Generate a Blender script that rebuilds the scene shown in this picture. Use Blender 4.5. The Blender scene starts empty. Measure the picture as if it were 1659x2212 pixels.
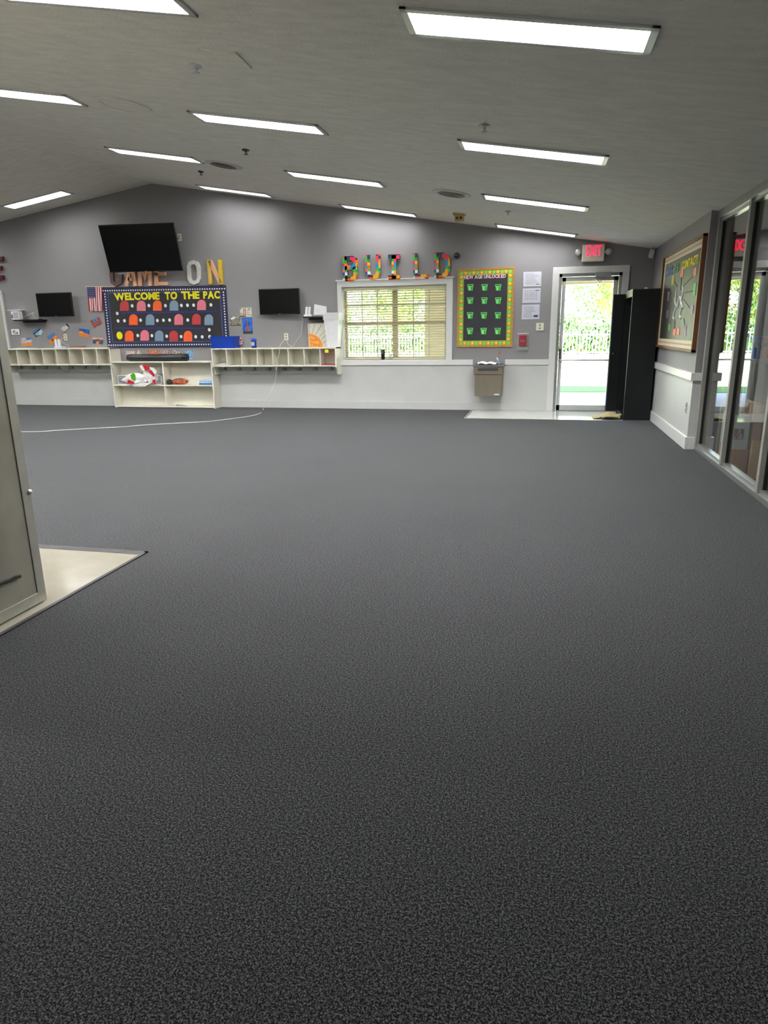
import bpy, math, random
from mathutils import Vector, Matrix, Euler
random.seed(7)
S = bpy.context.scene
COL = S.collection
# ---------------------------------------------------------------- camera (measured from the photograph)
CAM = Vector((0.0, -11.544, 1.326)); YAW, PIT, ROL, FPX = .22554763, .26452589, -.01435568, 1446.633
cy, sy, cp, sp, cr, sr = math.cos(YAW), math.sin(YAW), math.cos(PIT), math.sin(PIT), math.cos(ROL), math.sin(ROL)
FW = Vector((-sy*cp, cy*cp, -sp)); _r0 = Vector((cy, sy, 0)); _u0 = _r0.cross(FW)
RT = cr*_r0 + sr*_u0; UP = -sr*_r0 + cr*_u0
cd = bpy.data.cameras.new('camera'); cam = bpy.data.objects.new('camera', cd); COL.objects.link(cam)
cd.sensor_fit = 'HORIZONTAL'; cd.sensor_width = 36; cd.lens = 36*FPX/1659; cd.clip_end = 300; cd.clip_start = .05
m3 = Matrix((RT, UP, -FW)).transposed()
cam.matrix_world = Matrix.Translation(CAM) @ m3.to_4x4()
S.camera = cam
# ---------------------------------------------------------------- world, sun, exposure
LAMP = 85          # radiance of the ceiling light lenses
WALLROW = .19      # row along the back wall, dimmed so the wall below doesn't burn out
W = bpy.data.worlds.new('sky'); S.world = W; W.use_nodes = True
nt = W.node_tree; nt.nodes.clear()
wo = nt.nodes.new('ShaderNodeOutputWorld'); bg = nt.nodes.new('ShaderNodeBackground')
tc = nt.nodes.new('ShaderNodeTexCoord'); sx = nt.nodes.new('ShaderNodeSeparateXYZ'); rp = nt.nodes.new('ShaderNodeValToRGB')
nt.links.new(tc.outputs['Generated'], sx.inputs[0]); nt.links.new(sx.outputs[2], rp.inputs[0])
rp.color_ramp.elements[0].color = (.95, .97, 1, 1); rp.color_ramp.elements[1].color = (.45, .65, 1, 1); rp.color_ramp.elements[1].position = .8
nt.links.new(rp.outputs[0], bg.inputs[0]); bg.inputs[1].default_value = 7.0
nt.links.new(bg.outputs[0], wo.inputs[0])
sd = bpy.data.lights.new('sun', 'SUN'); sd.energy = 58; sd.angle = .01; sd.color = (1, .95, .84)
sun = bpy.data.objects.new('sun', sd); COL.objects.link(sun)
sun.rotation_euler = Vector((.25, .75, -.85)).to_track_quat('-Z', 'Y').to_euler()
vs = S.view_settings; S.display_settings.display_device = 'sRGB'
vs.view_transform = 'Standard'; vs.look = 'None'; vs.exposure = 0.58; vs.gamma = 1; vs.use_curve_mapping = False
cyc = S.cycles; cyc.max_bounces = 8; cyc.diffuse_bounces = 5; cyc.glossy_bounces = 4; cyc.transparent_max_bounces = 12
cyc.sample_clamp_indirect = 6; cyc.caustics_reflective = False; cyc.caustics_refractive = False
cyc.use_denoising = True
# ---------------------------------------------------------------- pixel of the photograph -> point on a plane of the room
def ray(px, py): return FW*FPX + RT*(px-829.5) - UP*(py-1106)
def bw(p, y=0.0): d = ray(*p); return CAM + d*((y-CAM.y)/d.y)      # on a plane parallel to the back wall
def xw(p, x): d = ray(*p); return CAM + d*((x-CAM.x)/d.x)          # on a plane parallel to the right wall
def fl(p, z=0.0): d = ray(*p); return CAM + d*((z-CAM.z)/d.z)      # on the floor
def crop(x0, y0, s): return lambda u, v: (x0+u/s, y0+v/s)
cA, cB, cC, cD, cE, cF = crop(0,460,6.381), crop(180,460,4.879), crop(0,720,6.381), crop(220,730,5.925), crop(440,600,5.184), crop(700,520,5.184)
cG, cH, cR, cR2, cL, cV = crop(960,560,6.381), crop(1160,500,5.027), crop(1380,380,5.265), crop(1380,700,5.265), crop(0,560,5.53), crop(0,960,4.608)
cT = crop(1425,520,16.59)
XR, XG, ZR, SL, SLL, RX = 1.656, 1.74, 3.852, .165, .150, -6.717
XL, YN = -15.2, -14.6
def zc(x): return ZR - SL*(x-RX) if x > RX else ZR - SLL*(RX-x)
def cei(p, left=False):
    d = ray(*p); s = SLL if left else -SL
    # z = ZR + s*(x-RX)
    t = (ZR + s*(CAM.x-RX) - CAM.z)/(d.z - s*d.x); return CAM + d*t
# ---------------------------------------------------------------- materials
def lin(c):
    f = lambda v: (v/255)/12.92 if v <= 10 else (((v/255)+.055)/1.055)**2.4
    return tuple(f(v) for v in c)
MATS = {}
def M(name, col, rough=.5, metal=0, var=.05, scale=12, bump=0, bscale=200, spec=.5, sheen=0, emit=0, alpha=1, trans=0, aniso=None):
    if name in MATS: return MATS[name]
    m = bpy.data.materials.new(name); m.use_nodes = True; t = m.node_tree; b = t.nodes['Principled BSDF']
    c = lin(col)
    tc = t.nodes.new('ShaderNodeTexCoord'); nz = t.nodes.new('ShaderNodeTexNoise'); rp = t.nodes.new('ShaderNodeValToRGB')
    nz.inputs['Scale'].default_value = scale; nz.inputs['Detail'].default_value = 3
    src = tc.outputs['Object']
    if aniso:
        mp = t.nodes.new('ShaderNodeMapping'); mp.inputs['Scale'].default_value = aniso; t.links.new(src, mp.inputs[0]); src = mp.outputs[0]
    t.links.new(src, nz.inputs['Vector']); t.links.new(nz.outputs[0], rp.inputs[0])
    e = rp.color_ramp.elements; e[0].position, e[1].position = .3, .7
    e[0].color = (*[max(0, v*(1-var)) for v in c], 1); e[1].color = (*[min(1, v*(1+var)) for v in c], 1)
    t.links.new(rp.outputs[0], b.inputs['Base Color'])
    b.inputs['Roughness'].default_value = rough; b.inputs['Metallic'].default_value = metal
    b.inputs['Specular IOR Level'].default_value = spec
    if sheen: b.inputs['Sheen Weight'].default_value = sheen; b.inputs['Sheen Roughness'].default_value = .5
    if trans: b.inputs['Transmission Weight'].default_value = trans
    if emit: t.links.new(rp.outputs[0], b.inputs['Emission Color']); b.inputs['Emission Strength'].default_value = emit
    if alpha < 1: b.inputs['Alpha'].default_value = alpha
    if bump:
        n2 = t.nodes.new('ShaderNodeTexNoise'); n2.inputs['Scale'].default_value = bscale; n2.inputs['Detail'].default_value = 2
        bp = t.nodes.new('ShaderNodeBump'); bp.inputs['Strength'].default_value = bump; bp.inputs['Distance'].default_value = .01
        t.links.new(tc.outputs['Object'], n2.inputs['Vector']); t.links.new(n2.outputs[0], bp.inputs['Height']); t.links.new(bp.outputs[0], b.inputs['Normal'])
    MATS[name] = m; return m
def glass(name, tint=(.93, .96, .95)):
    m = bpy.data.materials.new(name); m.use_nodes = True; t = m.node_tree; t.nodes.clear()
    o = t.nodes.new('ShaderNodeOutputMaterial'); mx = t.nodes.new('ShaderNodeMixShader'); tr = t.nodes.new('ShaderNodeBsdfTransparent'); gl = t.nodes.new('ShaderNodeBsdfGlossy')
    tr.inputs[0].default_value = (*tint, 1); gl.inputs['Roughness'].default_value = .0; gl.inputs[0].default_value = (1, 1, 1, 1)
    lw = t.nodes.new('ShaderNodeLayerWeight'); lw.inputs[0].default_value = .5
    pw = t.nodes.new('ShaderNodeMath'); pw.operation = 'POWER'; pw.inputs[1].default_value = 5
    ml = t.nodes.new('ShaderNodeMath'); ml.operation = 'MULTIPLY_ADD'; ml.inputs[1].default_value = .96; ml.inputs[2].default_value = .04
    t.links.new(lw.outputs['Facing'], pw.inputs[0]); t.links.new(pw.outputs[0], ml.inputs[0]); t.links.new(ml.outputs[0], mx.inputs[0])
    t.links.new(tr.outputs[0], mx.inputs[1]); t.links.new(gl.outputs[0], mx.inputs[2]); t.links.new(mx.outputs[0], o.inputs[0]); return m
def ramp_mat(name, cols, scale, kind='noise', rough=.6, aniso=(1, 1, 1), step=True, coord='Object'):
    """procedural material that scatters several colours"""
    m = bpy.data.materials.new(name); m.use_nodes = True; t = m.node_tree; b = t.nodes['Principled BSDF']; b.inputs['Roughness'].default_value = rough
    tc = t.nodes.new('ShaderNodeTexCoord'); mp = t.nodes.new('ShaderNodeMapping'); mp.inputs['Scale'].default_value = aniso
    t.links.new(tc.outputs[coord], mp.inputs[0]); rp = t.nodes.new('ShaderNodeValToRGB')
    if kind == 'noise':
        n = t.nodes.new('ShaderNodeTexNoise'); n.inputs['Scale'].default_value = scale; n.inputs['Detail'].default_value = 3
        t.links.new(mp.outputs[0], n.inputs['Vector']); t.links.new(n.outputs[0], rp.inputs[0]); lo, hi = .32, .68
    elif kind == 'cell':
        fl_ = t.nodes.new('ShaderNodeVectorMath'); fl_.operation = 'FLOOR'; n = t.nodes.new('ShaderNodeTexWhiteNoise')
        t.links.new(mp.outputs[0], fl_.inputs[0]); t.links.new(fl_.outputs[0], n.inputs['Vector']); t.links.new(n.outputs['Value'], rp.inputs[0]); lo, hi = 0, 1
    rp.color_ramp.interpolation = 'CONSTANT' if step else 'LINEAR'
    while len(rp.color_ramp.elements) < len(cols): rp.color_ramp.elements.new(.5)
    for i, c in enumerate(cols):
        e = rp.color_ramp.elements[i]; e.position = lo + (hi-lo)*i/len(cols); e.color = (*lin(c), 1)
    t.links.new(rp.outputs[0], b.inputs['Base Color']); return m

def carpet_mat():
    m = bpy.data.materials.new('charcoal_carpet'); m.use_nodes = True; t = m.node_tree; b = t.nodes['Principled BSDF']
    b.inputs['Roughness'].default_value = 1; b.inputs['Specular IOR Level'].default_value = .1
    b.inputs['Sheen Weight'].default_value = .12; b.inputs['Sheen Roughness'].default_value = .45; b.inputs['Sheen Tint'].default_value = (.9, .93, 1, 1)
    tc = t.nodes.new('ShaderNodeTexCoord')
    n1 = t.nodes.new('ShaderNodeTexNoise'); n1.inputs['Scale'].default_value = 250; n1.inputs['Detail'].default_value = 2.5; n1.inputs['Roughness'].default_value = .65
    n2 = t.nodes.new('ShaderNodeTexNoise'); n2.inputs['Scale'].default_value = 1.3; n2.inputs['Detail'].default_value = 3
    r1 = t.nodes.new('ShaderNodeValToRGB'); r1.color_ramp.elements[0].position = .46; r1.color_ramp.elements[1].position = .68
    r1.color_ramp.elements[0].color = (.005, .005, .006, 1); r1.color_ramp.elements[1].color = (.185, .188, .196, 1)
    r2 = t.nodes.new('ShaderNodeValToRGB'); r2.color_ramp.elements[0].color = (.86, .86, .86, 1); r2.color_ramp.elements[1].color = (1.08, 1.08, 1.1, 1)
    mx = t.nodes.new('ShaderNodeMixRGB'); mx.blend_type = 'MULTIPLY'; mx.inputs[0].default_value = 1
    t.links.new(tc.outputs['Object'], n1.inputs['Vector']); t.links.new(tc.outputs['Object'], n2.inputs['Vector'])
    n3 = t.nodes.new('ShaderNodeTexNoise'); n3.inputs['Scale'].default_value = 130; n3.inputs['Detail'].default_value = 2; t.links.new(tc.outputs['Object'], n3.inputs['Vector'])
    av = t.nodes.new('ShaderNodeMix'); av.data_type = 'FLOAT'; av.inputs[0].default_value = .30; t.links.new(n1.outputs[0], av.inputs[2]); t.links.new(n3.outputs[0], av.inputs[3])
    t.links.new(av.outputs[0], r1.inputs[0]); t.links.new(n2.outputs[0], r2.inputs[0]); t.links.new(r1.outputs[0], mx.inputs[1]); t.links.new(r2.outputs[0], mx.inputs[2])
    t.links.new(mx.outputs[0], b.inputs['Base Color'])
    bp = t.nodes.new('ShaderNodeBump'); bp.inputs['Strength'].default_value = .5; bp.inputs['Distance'].default_value = .004
    t.links.new(n1.outputs[0], bp.inputs['Height']); t.links.new(bp.outputs[0], b.inputs['Normal']); return m

GREY = M('grey_wall_paint', (138,136,139), .55, var=.03, scale=2, bump=.06, bscale=300)
WAINS = M('white_wainscot_paint', (193,194,193), .4, var=.03, scale=3)
TRIM = M('white_trim_paint', (212,213,212), .35, var=.02, scale=5)
CEIL = M('textured_ceiling_paint', (246,244,235), .9, var=.06, scale=9, bump=.8, bscale=60, aniso=(.5, 1.6, 1))
VINYLD = M('pale_glossy_vinyl', (206,208,204), .07, var=.04, scale=6, spec=.7)
VINYL = M('cream_vinyl_tile', (146,141,128), .13, var=.06, scale=6, bump=.03, bscale=30, spec=.6)
CREAM = M('cream_painted_wood', (226,223,209), .45, var=.03, scale=6)
BLACK = M('black_plastic', (14,15,17), .35, var=.2)
SCREEN = M('black_screen_glass', (7,8,10), .18, var=.1, spec=.4)
BLKMET = M('black_powder_coated_steel', (15,20,20), .45, var=.3, scale=4, spec=.35)
ALU = M('brushed_aluminium', (172,174,172), .32, .75, var=.06, scale=20)
FRAMEG = M('grey_painted_aluminium', (150,149,143), .4, .0, var=.05)
STEEL = M('stainless_steel', (176,172,158), .42, .6, var=.2, scale=3, bump=.04, bscale=60)
STEELE = M('stainless_edge_trim', (186,184,174), .4, .6, var=.08)
WHITEP = M('white_plastic', (225,226,228), .35, var=.03)
IVORY = M('ivory_plastic', (222,218,200), .4, var=.03)
PAPER = M('white_paper', (226,226,230), .6, var=.03, scale=30)
INK = M('printed_grey_ink', (110,112,122), .8, var=.2, scale=60)
BLUE = M('blue_plastic', (8,60,165), .3, var=.08)
RUBBER = M('black_rubber', (10,10,10), .6, var=.2)
DKGREY = M('dark_grey_plastic', (62,62,64), .45, var=.1)
GLASS = glass('clear_glass'); PGLASS = glass('partition_glass', (.86, .88, .87))
TAUPE = M('taupe_window_frame', (176,164,134), .5, var=.05)
OAK = M('oak_frame', (190,130,70), .5, var=.15, scale=8, aniso=(1, 1, 6))
BROWN = M('brown_frame', (112,72,36), .5, var=.15, scale=8)
def lens_mat(name='lit_prismatic_lens', k=1.0):
    m = M(name, (255,255,252), .5, var=.0, emit=LAMP); t = m.node_tree; b = t.nodes['Principled BSDF']
    lw = t.nodes.new('ShaderNodeLayerWeight'); lw.inputs[0].default_value = .5      # prismatic lens: strongest straight down
    a = t.nodes.new('ShaderNodeMath'); a.operation = 'SUBTRACT'; a.inputs[0].default_value = 1; t.links.new(lw.outputs['Facing'], a.inputs[1])
    c = t.nodes.new('ShaderNodeMath'); c.operation = 'MULTIPLY'; c.inputs[1].default_value = LAMP*k; t.links.new(a.outputs[0], c.inputs[0])
    t.links.new(c.outputs[0], b.inputs['Emission Strength']); return m
LENS = lens_mat(); LENS_DIM = lens_mat('lit_dimmed_lens', WALLROW)
REDLIT = M('lit_red_letters', (255,20,70), .5, var=0, emit=2.0)
CORD = M('white_cord', (205,205,200), .5, var=.03)

# ---------------------------------------------------------------- mesh building
class MB:
    def __init__(s): s.v, s.f, s.m = [], [], []
    def add(s, vs_, fs, mi=0):
        o = len(s.v); s.v += [Vector(v) for v in vs_]; s.f += [tuple(i+o for i in f) for f in fs]; s.m += [mi]*len(fs); return s
    def box(s, x0, x1, y0, y1, z0, z1, mi=0):
        return s.add([(x0,y0,z0),(x1,y0,z0),(x1,y1,z0),(x0,y1,z0),(x0,y0,z1),(x1,y0,z1),(x1,y1,z1),(x0,y1,z1)],
                     [(3,2,1,0),(4,5,6,7),(0,1,5,4),(1,2,6,5),(2,3,7,6),(3,0,4,7)], mi)
    def obox(s, c, size, R, mi=0):
        b = MB().box(-size[0]/2, size[0]/2, -size[1]/2, size[1]/2, -size[2]/2, size[2]/2)
        return s.add([Vector(c) + R @ v for v in b.v], b.f, mi)
    def prism(s, pts, d, mi=0):
        pts = [Vector(p) for p in pts]; d = Vector(d); n = len(pts)
        nrm = Vector((0,0,0))
        for i in range(n): nrm += pts[i].cross(pts[(i+1) % n])
        if nrm.dot(d) > 0: pts = pts[::-1]
        return s.add(pts + [p+d for p in pts], [tuple(range(n)), tuple(range(2*n-1, n-1, -1))] + [(i, i+n, (i+1) % n+n, (i+1) % n) for i in range(n)], mi)
    def tube(s, path, r, n=8, mi=0, r2=None):
        path = [Vector(p) for p in path]; rings = []; k = len(path); a = None
        for i, p in enumerate(path):
            t = (path[min(i+1, k-1)] - path[max(i-1, 0)]).normalized()
            if a is None: a = t.orthogonal().normalized()
            a = (a - t*a.dot(t)); a = a.normalized() if a.length > 1e-6 else t.orthogonal().normalized()
            b = t.cross(a); rr = r if r2 is None else r + (r2-r)*i/(k-1)
            rings.append([p + (a*math.cos(2*math.pi*j/n) + b*math.sin(2*math.pi*j/n))*rr for j in range(n)])
        vs_ = [v for q in rings for v in q]
        fs = [(i*n+j, i*n+(j+1) % n, (i+1)*n+(j+1) % n, (i+1)*n+j) for i in range(k-1) for j in range(n)]
        fs += [tuple(range(n-1, -1, -1)), tuple((k-1)*n+j for j in range(n))]
        return s.add(vs_, fs, mi)
    def lathe(s, c, prof, n=24, R=None, mi=0):
        R = R or Matrix.Identity(3); c = Vector(c); vs_ = []
        for r, z in prof: vs_ += [c + R @ Vector((r*math.cos(2*math.pi*j/n), r*math.sin(2*math.pi*j/n), z)) for j in range(n)]
        k = len(prof); fs = [(i*n+j, i*n+(j+1) % n, (i+1)*n+(j+1) % n, (i+1)*n+j) for i in range(k-1) for j in range(n)]
        if prof[0][0] > 1e-5: fs.append(tuple(range(n-1, -1, -1)))
        if prof[-1][0] > 1e-5: fs.append(tuple((k-1)*n+j for j in range(n)))
        return s.add(vs_, fs, mi)
def origin(o):
    p = Vector((0, 0, 0))
    while o: p += o.location; o = o.parent
    return p
def mesh(mb, name, mats, parent=None, smooth=False, bevel=0, at=None):
    if not isinstance(mats, (list, tuple)): mats = [mats]
    if parent is not None: off = origin(parent); loc = Vector((0, 0, 0))
    else:
        if at is not None: off = Vector(at)
        else:
            xs, ys, zs = zip(*[(v.x, v.y, v.z) for v in mb.v]); off = Vector(((min(xs)+max(xs))/2, (min(ys)+max(ys))/2, min(zs)))
        loc = off
    me = bpy.data.meshes.new(name); me.from_pydata([tuple(v-off) for v in mb.v], [], mb.f)
    for m in mats: me.materials.append(m)
    me.polygons.foreach_set('material_index', mb.m)
    if smooth: me.polygons.foreach_set('use_smooth', [True]*len(me.polygons))
    me.update(); o = bpy.data.objects.new(name, me); COL.objects.link(o); o.location = loc
    if parent is not None: o.parent = parent
    if bevel:
        b = o.modifiers.new('bevel', 'BEVEL'); b.width = bevel; b.segments = 2; b.limit_method = 'ANGLE'; b.harden_normals = False
    return o
def tag(o, label=None, cat=None, group=None, kind=None):
    if label: o['label'] = label
    if cat: o['category'] = cat
    if group: o['group'] = group
    if kind: o['kind'] = kind
    return o
def thing(name, label, cat, loc, group=None, kind=None):
    o = bpy.data.objects.new(name, None); o.empty_display_size = .1; COL.objects.link(o); o.location = Vector(loc)
    return tag(o, label, cat, group, kind)
def solo(mb, name, label, cat, mats, group=None, kind=None, **k): return tag(mesh(mb, name, mats, **k), label, cat, group, kind)
def struct(mb, name, mats, label=None, **k): return tag(mesh(mb, name, mats, **k), label or name.replace('_', ' ')+' of the room', None, None, 'structure')
def copy_tree(o, parent=None):
    c = o.copy(); COL.objects.link(c)
    if parent is not None: c.parent = parent
    for ch in list(o.children): copy_tree(ch, c)
    return c
_glyph = {}
def glyph(ch, bold=.02):
    if (ch, bold) not in _glyph:
        cu = bpy.data.curves.new('g', 'FONT'); cu.body = ch; cu.size = 1; cu.offset = bold; cu.extrude = .5; cu.resolution_u = 3
        ob = bpy.data.objects.new('g', cu); COL.objects.link(ob); bpy.context.view_layer.update()
        me = bpy.data.meshes.new_from_object(ob.evaluated_get(bpy.context.evaluated_depsgraph_get()))
        vs_ = [v.co.copy() for v in me.vertices]; fs = [tuple(p.vertices) for p in me.polygons]
        bpy.data.objects.remove(ob); bpy.data.curves.remove(cu); bpy.data.meshes.remove(me)
        _glyph[(ch, bold)] = (vs_, fs)
    return _glyph[(ch, bold)]
def word(s, quad, depth, bold=.02, gap=.07, space=.3):
    """lay the characters of s into a quad TL TR BR BL; one MB per character"""
    TL, TR, BR, BL = [Vector(q) for q in quad]; lay = []; x = 0
    ymin, ymax = 0, 0.0
    for ch in s:
        if ch == ' ': x += space; continue
        v, f = glyph(ch, bold); a = min(p.x for p in v); b = max(p.x for p in v); lay.append((v, f, x-a)); x += b-a+gap
        ymax = max(ymax, max(p.y for p in v))
    x -= gap; n = (TR-TL).cross(BL-TL).normalized(); out = []
    for v, f, dx in lay:
        mb = MB(); pts = []
        for p in v:
            s_ = (p.x+dx)/x; t_ = 1-(p.y-ymin)/(ymax-ymin)
            q = (TL*(1-s_)+TR*s_)*(1-t_) + (BL*(1-s_)+BR*s_)*t_
            pts.append(q + depth*(.5+p.z) if isinstance(depth, Vector) else q)
        mb.add(pts, f); out.append(mb)
    return out
def joinmb(l):
    o = MB()
    for b in l: o.add(b.v, b.f, 0)
    return o
def stroke(mb, pts, w, to3, depth, closed=False):
    """flat ribbon letter stroke with real depth"""
    P = [Vector((x, y)) for x, y in pts]; n = len(P); L, R_ = [], []
    for i in range(n):
        a = P[(i-1) % n] if (closed or i > 0) else None; c = P[(i+1) % n] if (closed or i < n-1) else None
        d1 = (P[i]-a).normalized() if a is not None else None; d2 = (c-P[i]).normalized() if c is not None else None
        if d1 is None: d1 = d2
        if d2 is None: d2 = d1
        n1 = Vector((-d1.y, d1.x)); n2 = Vector((-d2.y, d2.x)); mm = (n1+n2).normalized(); k = w/2/max(.5, mm.dot(n1))
        L.append(P[i]+mm*k); R_.append(P[i]-mm*k)
    rng = range(n if closed else n-1); 
    vs_ = [];
    for i in range(n): 
        for q in (L[i], R_[i]): p3 = to3(q.x, q.y); vs_ += [p3, p3+depth]
    fs = []
    for i in rng:
        j = (i+1) % n; a, b = i*4, j*4
        fs += [(a, a+2, b+2, b), (a+1, b+1, b+3, a+3), (a, b, b+1, a+1), (a+2, a+3, b+3, b+2)]
    if not closed: fs += [(0, 1, 3, 2), ((n-1)*4, (n-1)*4+2, (n-1)*4+3, (n-1)*4+1)]
    mb.add(vs_, fs)
def bilin(q):
    TL, TR, BR, BL = [Vector(p) for p in q]
    return lambda s, t: (TL*(1-s)+TR*s)*(1-t) + (BL*(1-s)+BR*s)*t      # t down

# ================================================================ THE ROOM
bx = lambda *a: MB().box(*a)
YO = .22   # outer face of back wall
VX1, VY1 = -1.08, -1.185   # vinyl by the door
VX2, VY2 = -2.345, -7.97   # vinyl by the freezer
# floor: carpet with two cut-outs filled with vinyl
fm = MB().box(XL, VX1, -7.97, .0, -.1, 0).box(VX1, 5.6, -7.97, VY1, -.1, 0).box(VX2, 5.6, YN, -7.97, -.1, 0).box(XR+.02, 5.6, VY1, 0, -.1, 0)
struct(fm, 'floor', carpet_mat(), 'charcoal speckled carpet floor', at=(0, 0, 0))
struct(MB().box(VX1, XR+.02, VY1, .22, -.1, -.002), 'floor_vinyl_door', VINYLD, 'glossy pale vinyl floor strip in front of the exit door', at=(0, 0, 0))
struct(MB().box(XL, VX2, YN, VY2, -.1, -.002), 'floor_vinyl_left', VINYL, 'cream vinyl floor patch under the steel cabinet', at=(0, 0, 0))
# ceiling
cm = MB().prism([(RX, .22, ZR), (RX, YN-.2, ZR), (XG+.1, YN-.2, zc(XG+.1)), (XG+.1, .22, zc(XG+.1))], (0, 0, .12))
cm.prism([(RX, .22, ZR), (RX, YN-.2, ZR), (XL, YN-.2, zc(XL)), (XL, .22, zc(XL))], (0, 0, .12))
cm.box(XG+.1, 5.7, YN-.2, .22, zc(XG+.1), zc(XG+.1)+.12)
struct(cm, 'ceiling', CEIL, 'textured gabled ceiling', at=(0, 0, 0))
# window and door openings
def avg(*l): return sum(l)/len(l)
WL = avg(bw(cF(197,530)).x, bw(cF(222,1330)).x); WR = avg(bw(cF(1380,490)).x, bw(cF(1367,1330)).x)
WT = avg(bw(cF(197,520)).z, bw(cF(1380,487)).z); WB = avg(bw(cF(222,1338)).z, bw(cF(1367,1333)).z)
TL_, TR_, TT = bw(cF(150,460)).x, bw(cF(1445,430)).x, avg(bw(cF(140,458)).z, bw(cF(1445,417)).z)
W2 = -10.083 - TR_          # shift to the neighbouring window at the left
DL, DR, DT = .255, 1.205, 2.15
OPEN = [(WL+W2, WR+W2, WB, WT), (WL, WR, WB, WT), (DL, DR, 0, DT)]
xs = sorted({XL, RX, 5.7} | {o[0] for o in OPEN} | {o[1] for o in OPEN} | {XG+.1})
wb = MB()
for a, b in zip(xs, xs[1:]):
    op = [o for o in OPEN if o[0] <= a and b <= o[1]]
    ztop = lambda x: zc(x) if x <= XG+.1 else zc(XG+.1)
    z0 = 0
    if op:
        if op[0][2] > 0: wb.prism([(a,0,0),(b,0,0),(b,0,op[0][2]),(a,0,op[0][2])], (0,YO,0))
        z0 = op[0][3]
    wb.prism([(a,0,z0),(b,0,z0),(b,0,ztop(b)+.02),(a,0,ztop(a)+.02)], (0,YO,0))
struct(wb, 'wall_back', GREY, 'grey gabled back wall', at=(0, 0, 0))
struct(MB().box(XL-.2, XL, YN, .22, 0, zc(XL)+.02), 'wall_left', WAINS)
gb = MB().prism([(XL,YN,0),(5.7,YN,0),(5.7,YN,zc(XG+.1)),(XG+.1,YN,zc(XG+.1)),(RX,YN,ZR),(XL,YN,zc(XL))], (0,-.2,0))
struct(gb, 'wall_near', WAINS, 'wall behind the camera')
YE = -3.56                  # near end of the short right wall
struct(MB().prism([(XR,YE,0),(XR+.17,YE,0),(XR+.17,YE,zc(XR+.17)),(XR,YE,zc(XR)+.01)], (0,-YE,0)), 'wall_right', GREY, 'short grey right wall beside the exit corner')
struct(MB().box(5.6, 5.8, YN, .22, 0, 2.7), 'wall_far_right', WAINS, 'pale wall of the room behind the glass partition')
# wainscot, rails, baseboards
ZRT = avg(*[bw(p).z for p in ((977,777),(1091.7,777),(1184,775))]); ZRB = avg(*[bw(p).z for p in ((1020,788.5),(1091.7,788),(1184,787))])
ZBB = bw(cG(600,1972)).z
TRX0, TRX1 = .150, 1.303     # door casing outer edges
FXL, FXR = bw(cG(395,1400)).x, bw(cG(838,1400)).x
w_ = MB().box(XL, TL_, -.012, 0, 0, ZRT).box(TL_, TR_, -.012, 0, 0, WB-.02).box(TR_, TRX0, -.012, 0, 0, ZRB).box(TRX1, XR, -.012, 0, 0, ZRB)
struct(w_, 'trim_1', WAINS, 'white wainscot panelling along the back wall')
struct(MB().box(XR-.012, XR, YE, -.012, 0, ZRB).box(XR-.012, XR+.17, YE-.012, YE, 0, ZRB), 'trim_2', WAINS, 'white wainscot panelling on the right wall')
struct(MB().box(TR_, FXL, -.035, -.0, ZRB, ZRT).box(FXR, TRX0, -.035, 0, ZRB, ZRT).box(TRX1, XR-.04, -.035, 0, ZRB, ZRT).box(WL, WR, -.035, 0, ZRB, WB-.021), 'trim_3', TRIM, 'white chair rail on the back wall')
struct(MB().box(XR-.04, XR, YE-.04, -.035, ZRB, ZRT).box(XR, XR+.13, YE-.04, YE, ZRB, ZRT), 'trim_4', TRIM, 'white chair rail on the right wall', bevel=.004)
struct(MB().box(XL, TRX0, -.03, -.0, 0, ZBB).box(TRX1, XR-.035, -.03, 0, 0, ZBB), 'baseboard_back', WAINS, 'tall white baseboard of the back wall')
struct(MB().box(XR-.035, XR, YE-.035, -.03, 0, ZBB+.01).box(XR, XR+.08, YE-.035, YE, 0, ZBB+.01), 'baseboard_right', TRIM, 'tall white baseboard of the right wall', bevel=.004)
struct(MB().box(XL, XL+.02, YN, 0, 0, .15), 'baseboard_left', TRIM)
# dark transition strips
struct(MB().prism([(VX2-.035,YN,0),(VX2+.0,YN,.0),(VX2,YN,.007),(VX2-.02,YN,.007)], (0,VY2-YN,0)).prism([(XL,VY2-.045,0),(XL,VY2,0),(XL,VY2,.007),(XL,VY2-.025,.007)], (VX2-XL,0,0)), 'trim_5', M('dark_rubber_edging', (50,46,50), .5), 'dark rubber edging between carpet and cream vinyl')
struct(MB().box(VX1-.012, VX1+.012, VY1, 0, 0, .006).box(VX1-.012, XR, VY1-.012, VY1+.012, 0, .006), 'trim_6', ALU, 'thin metal edging between carpet and door vinyl')

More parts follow.
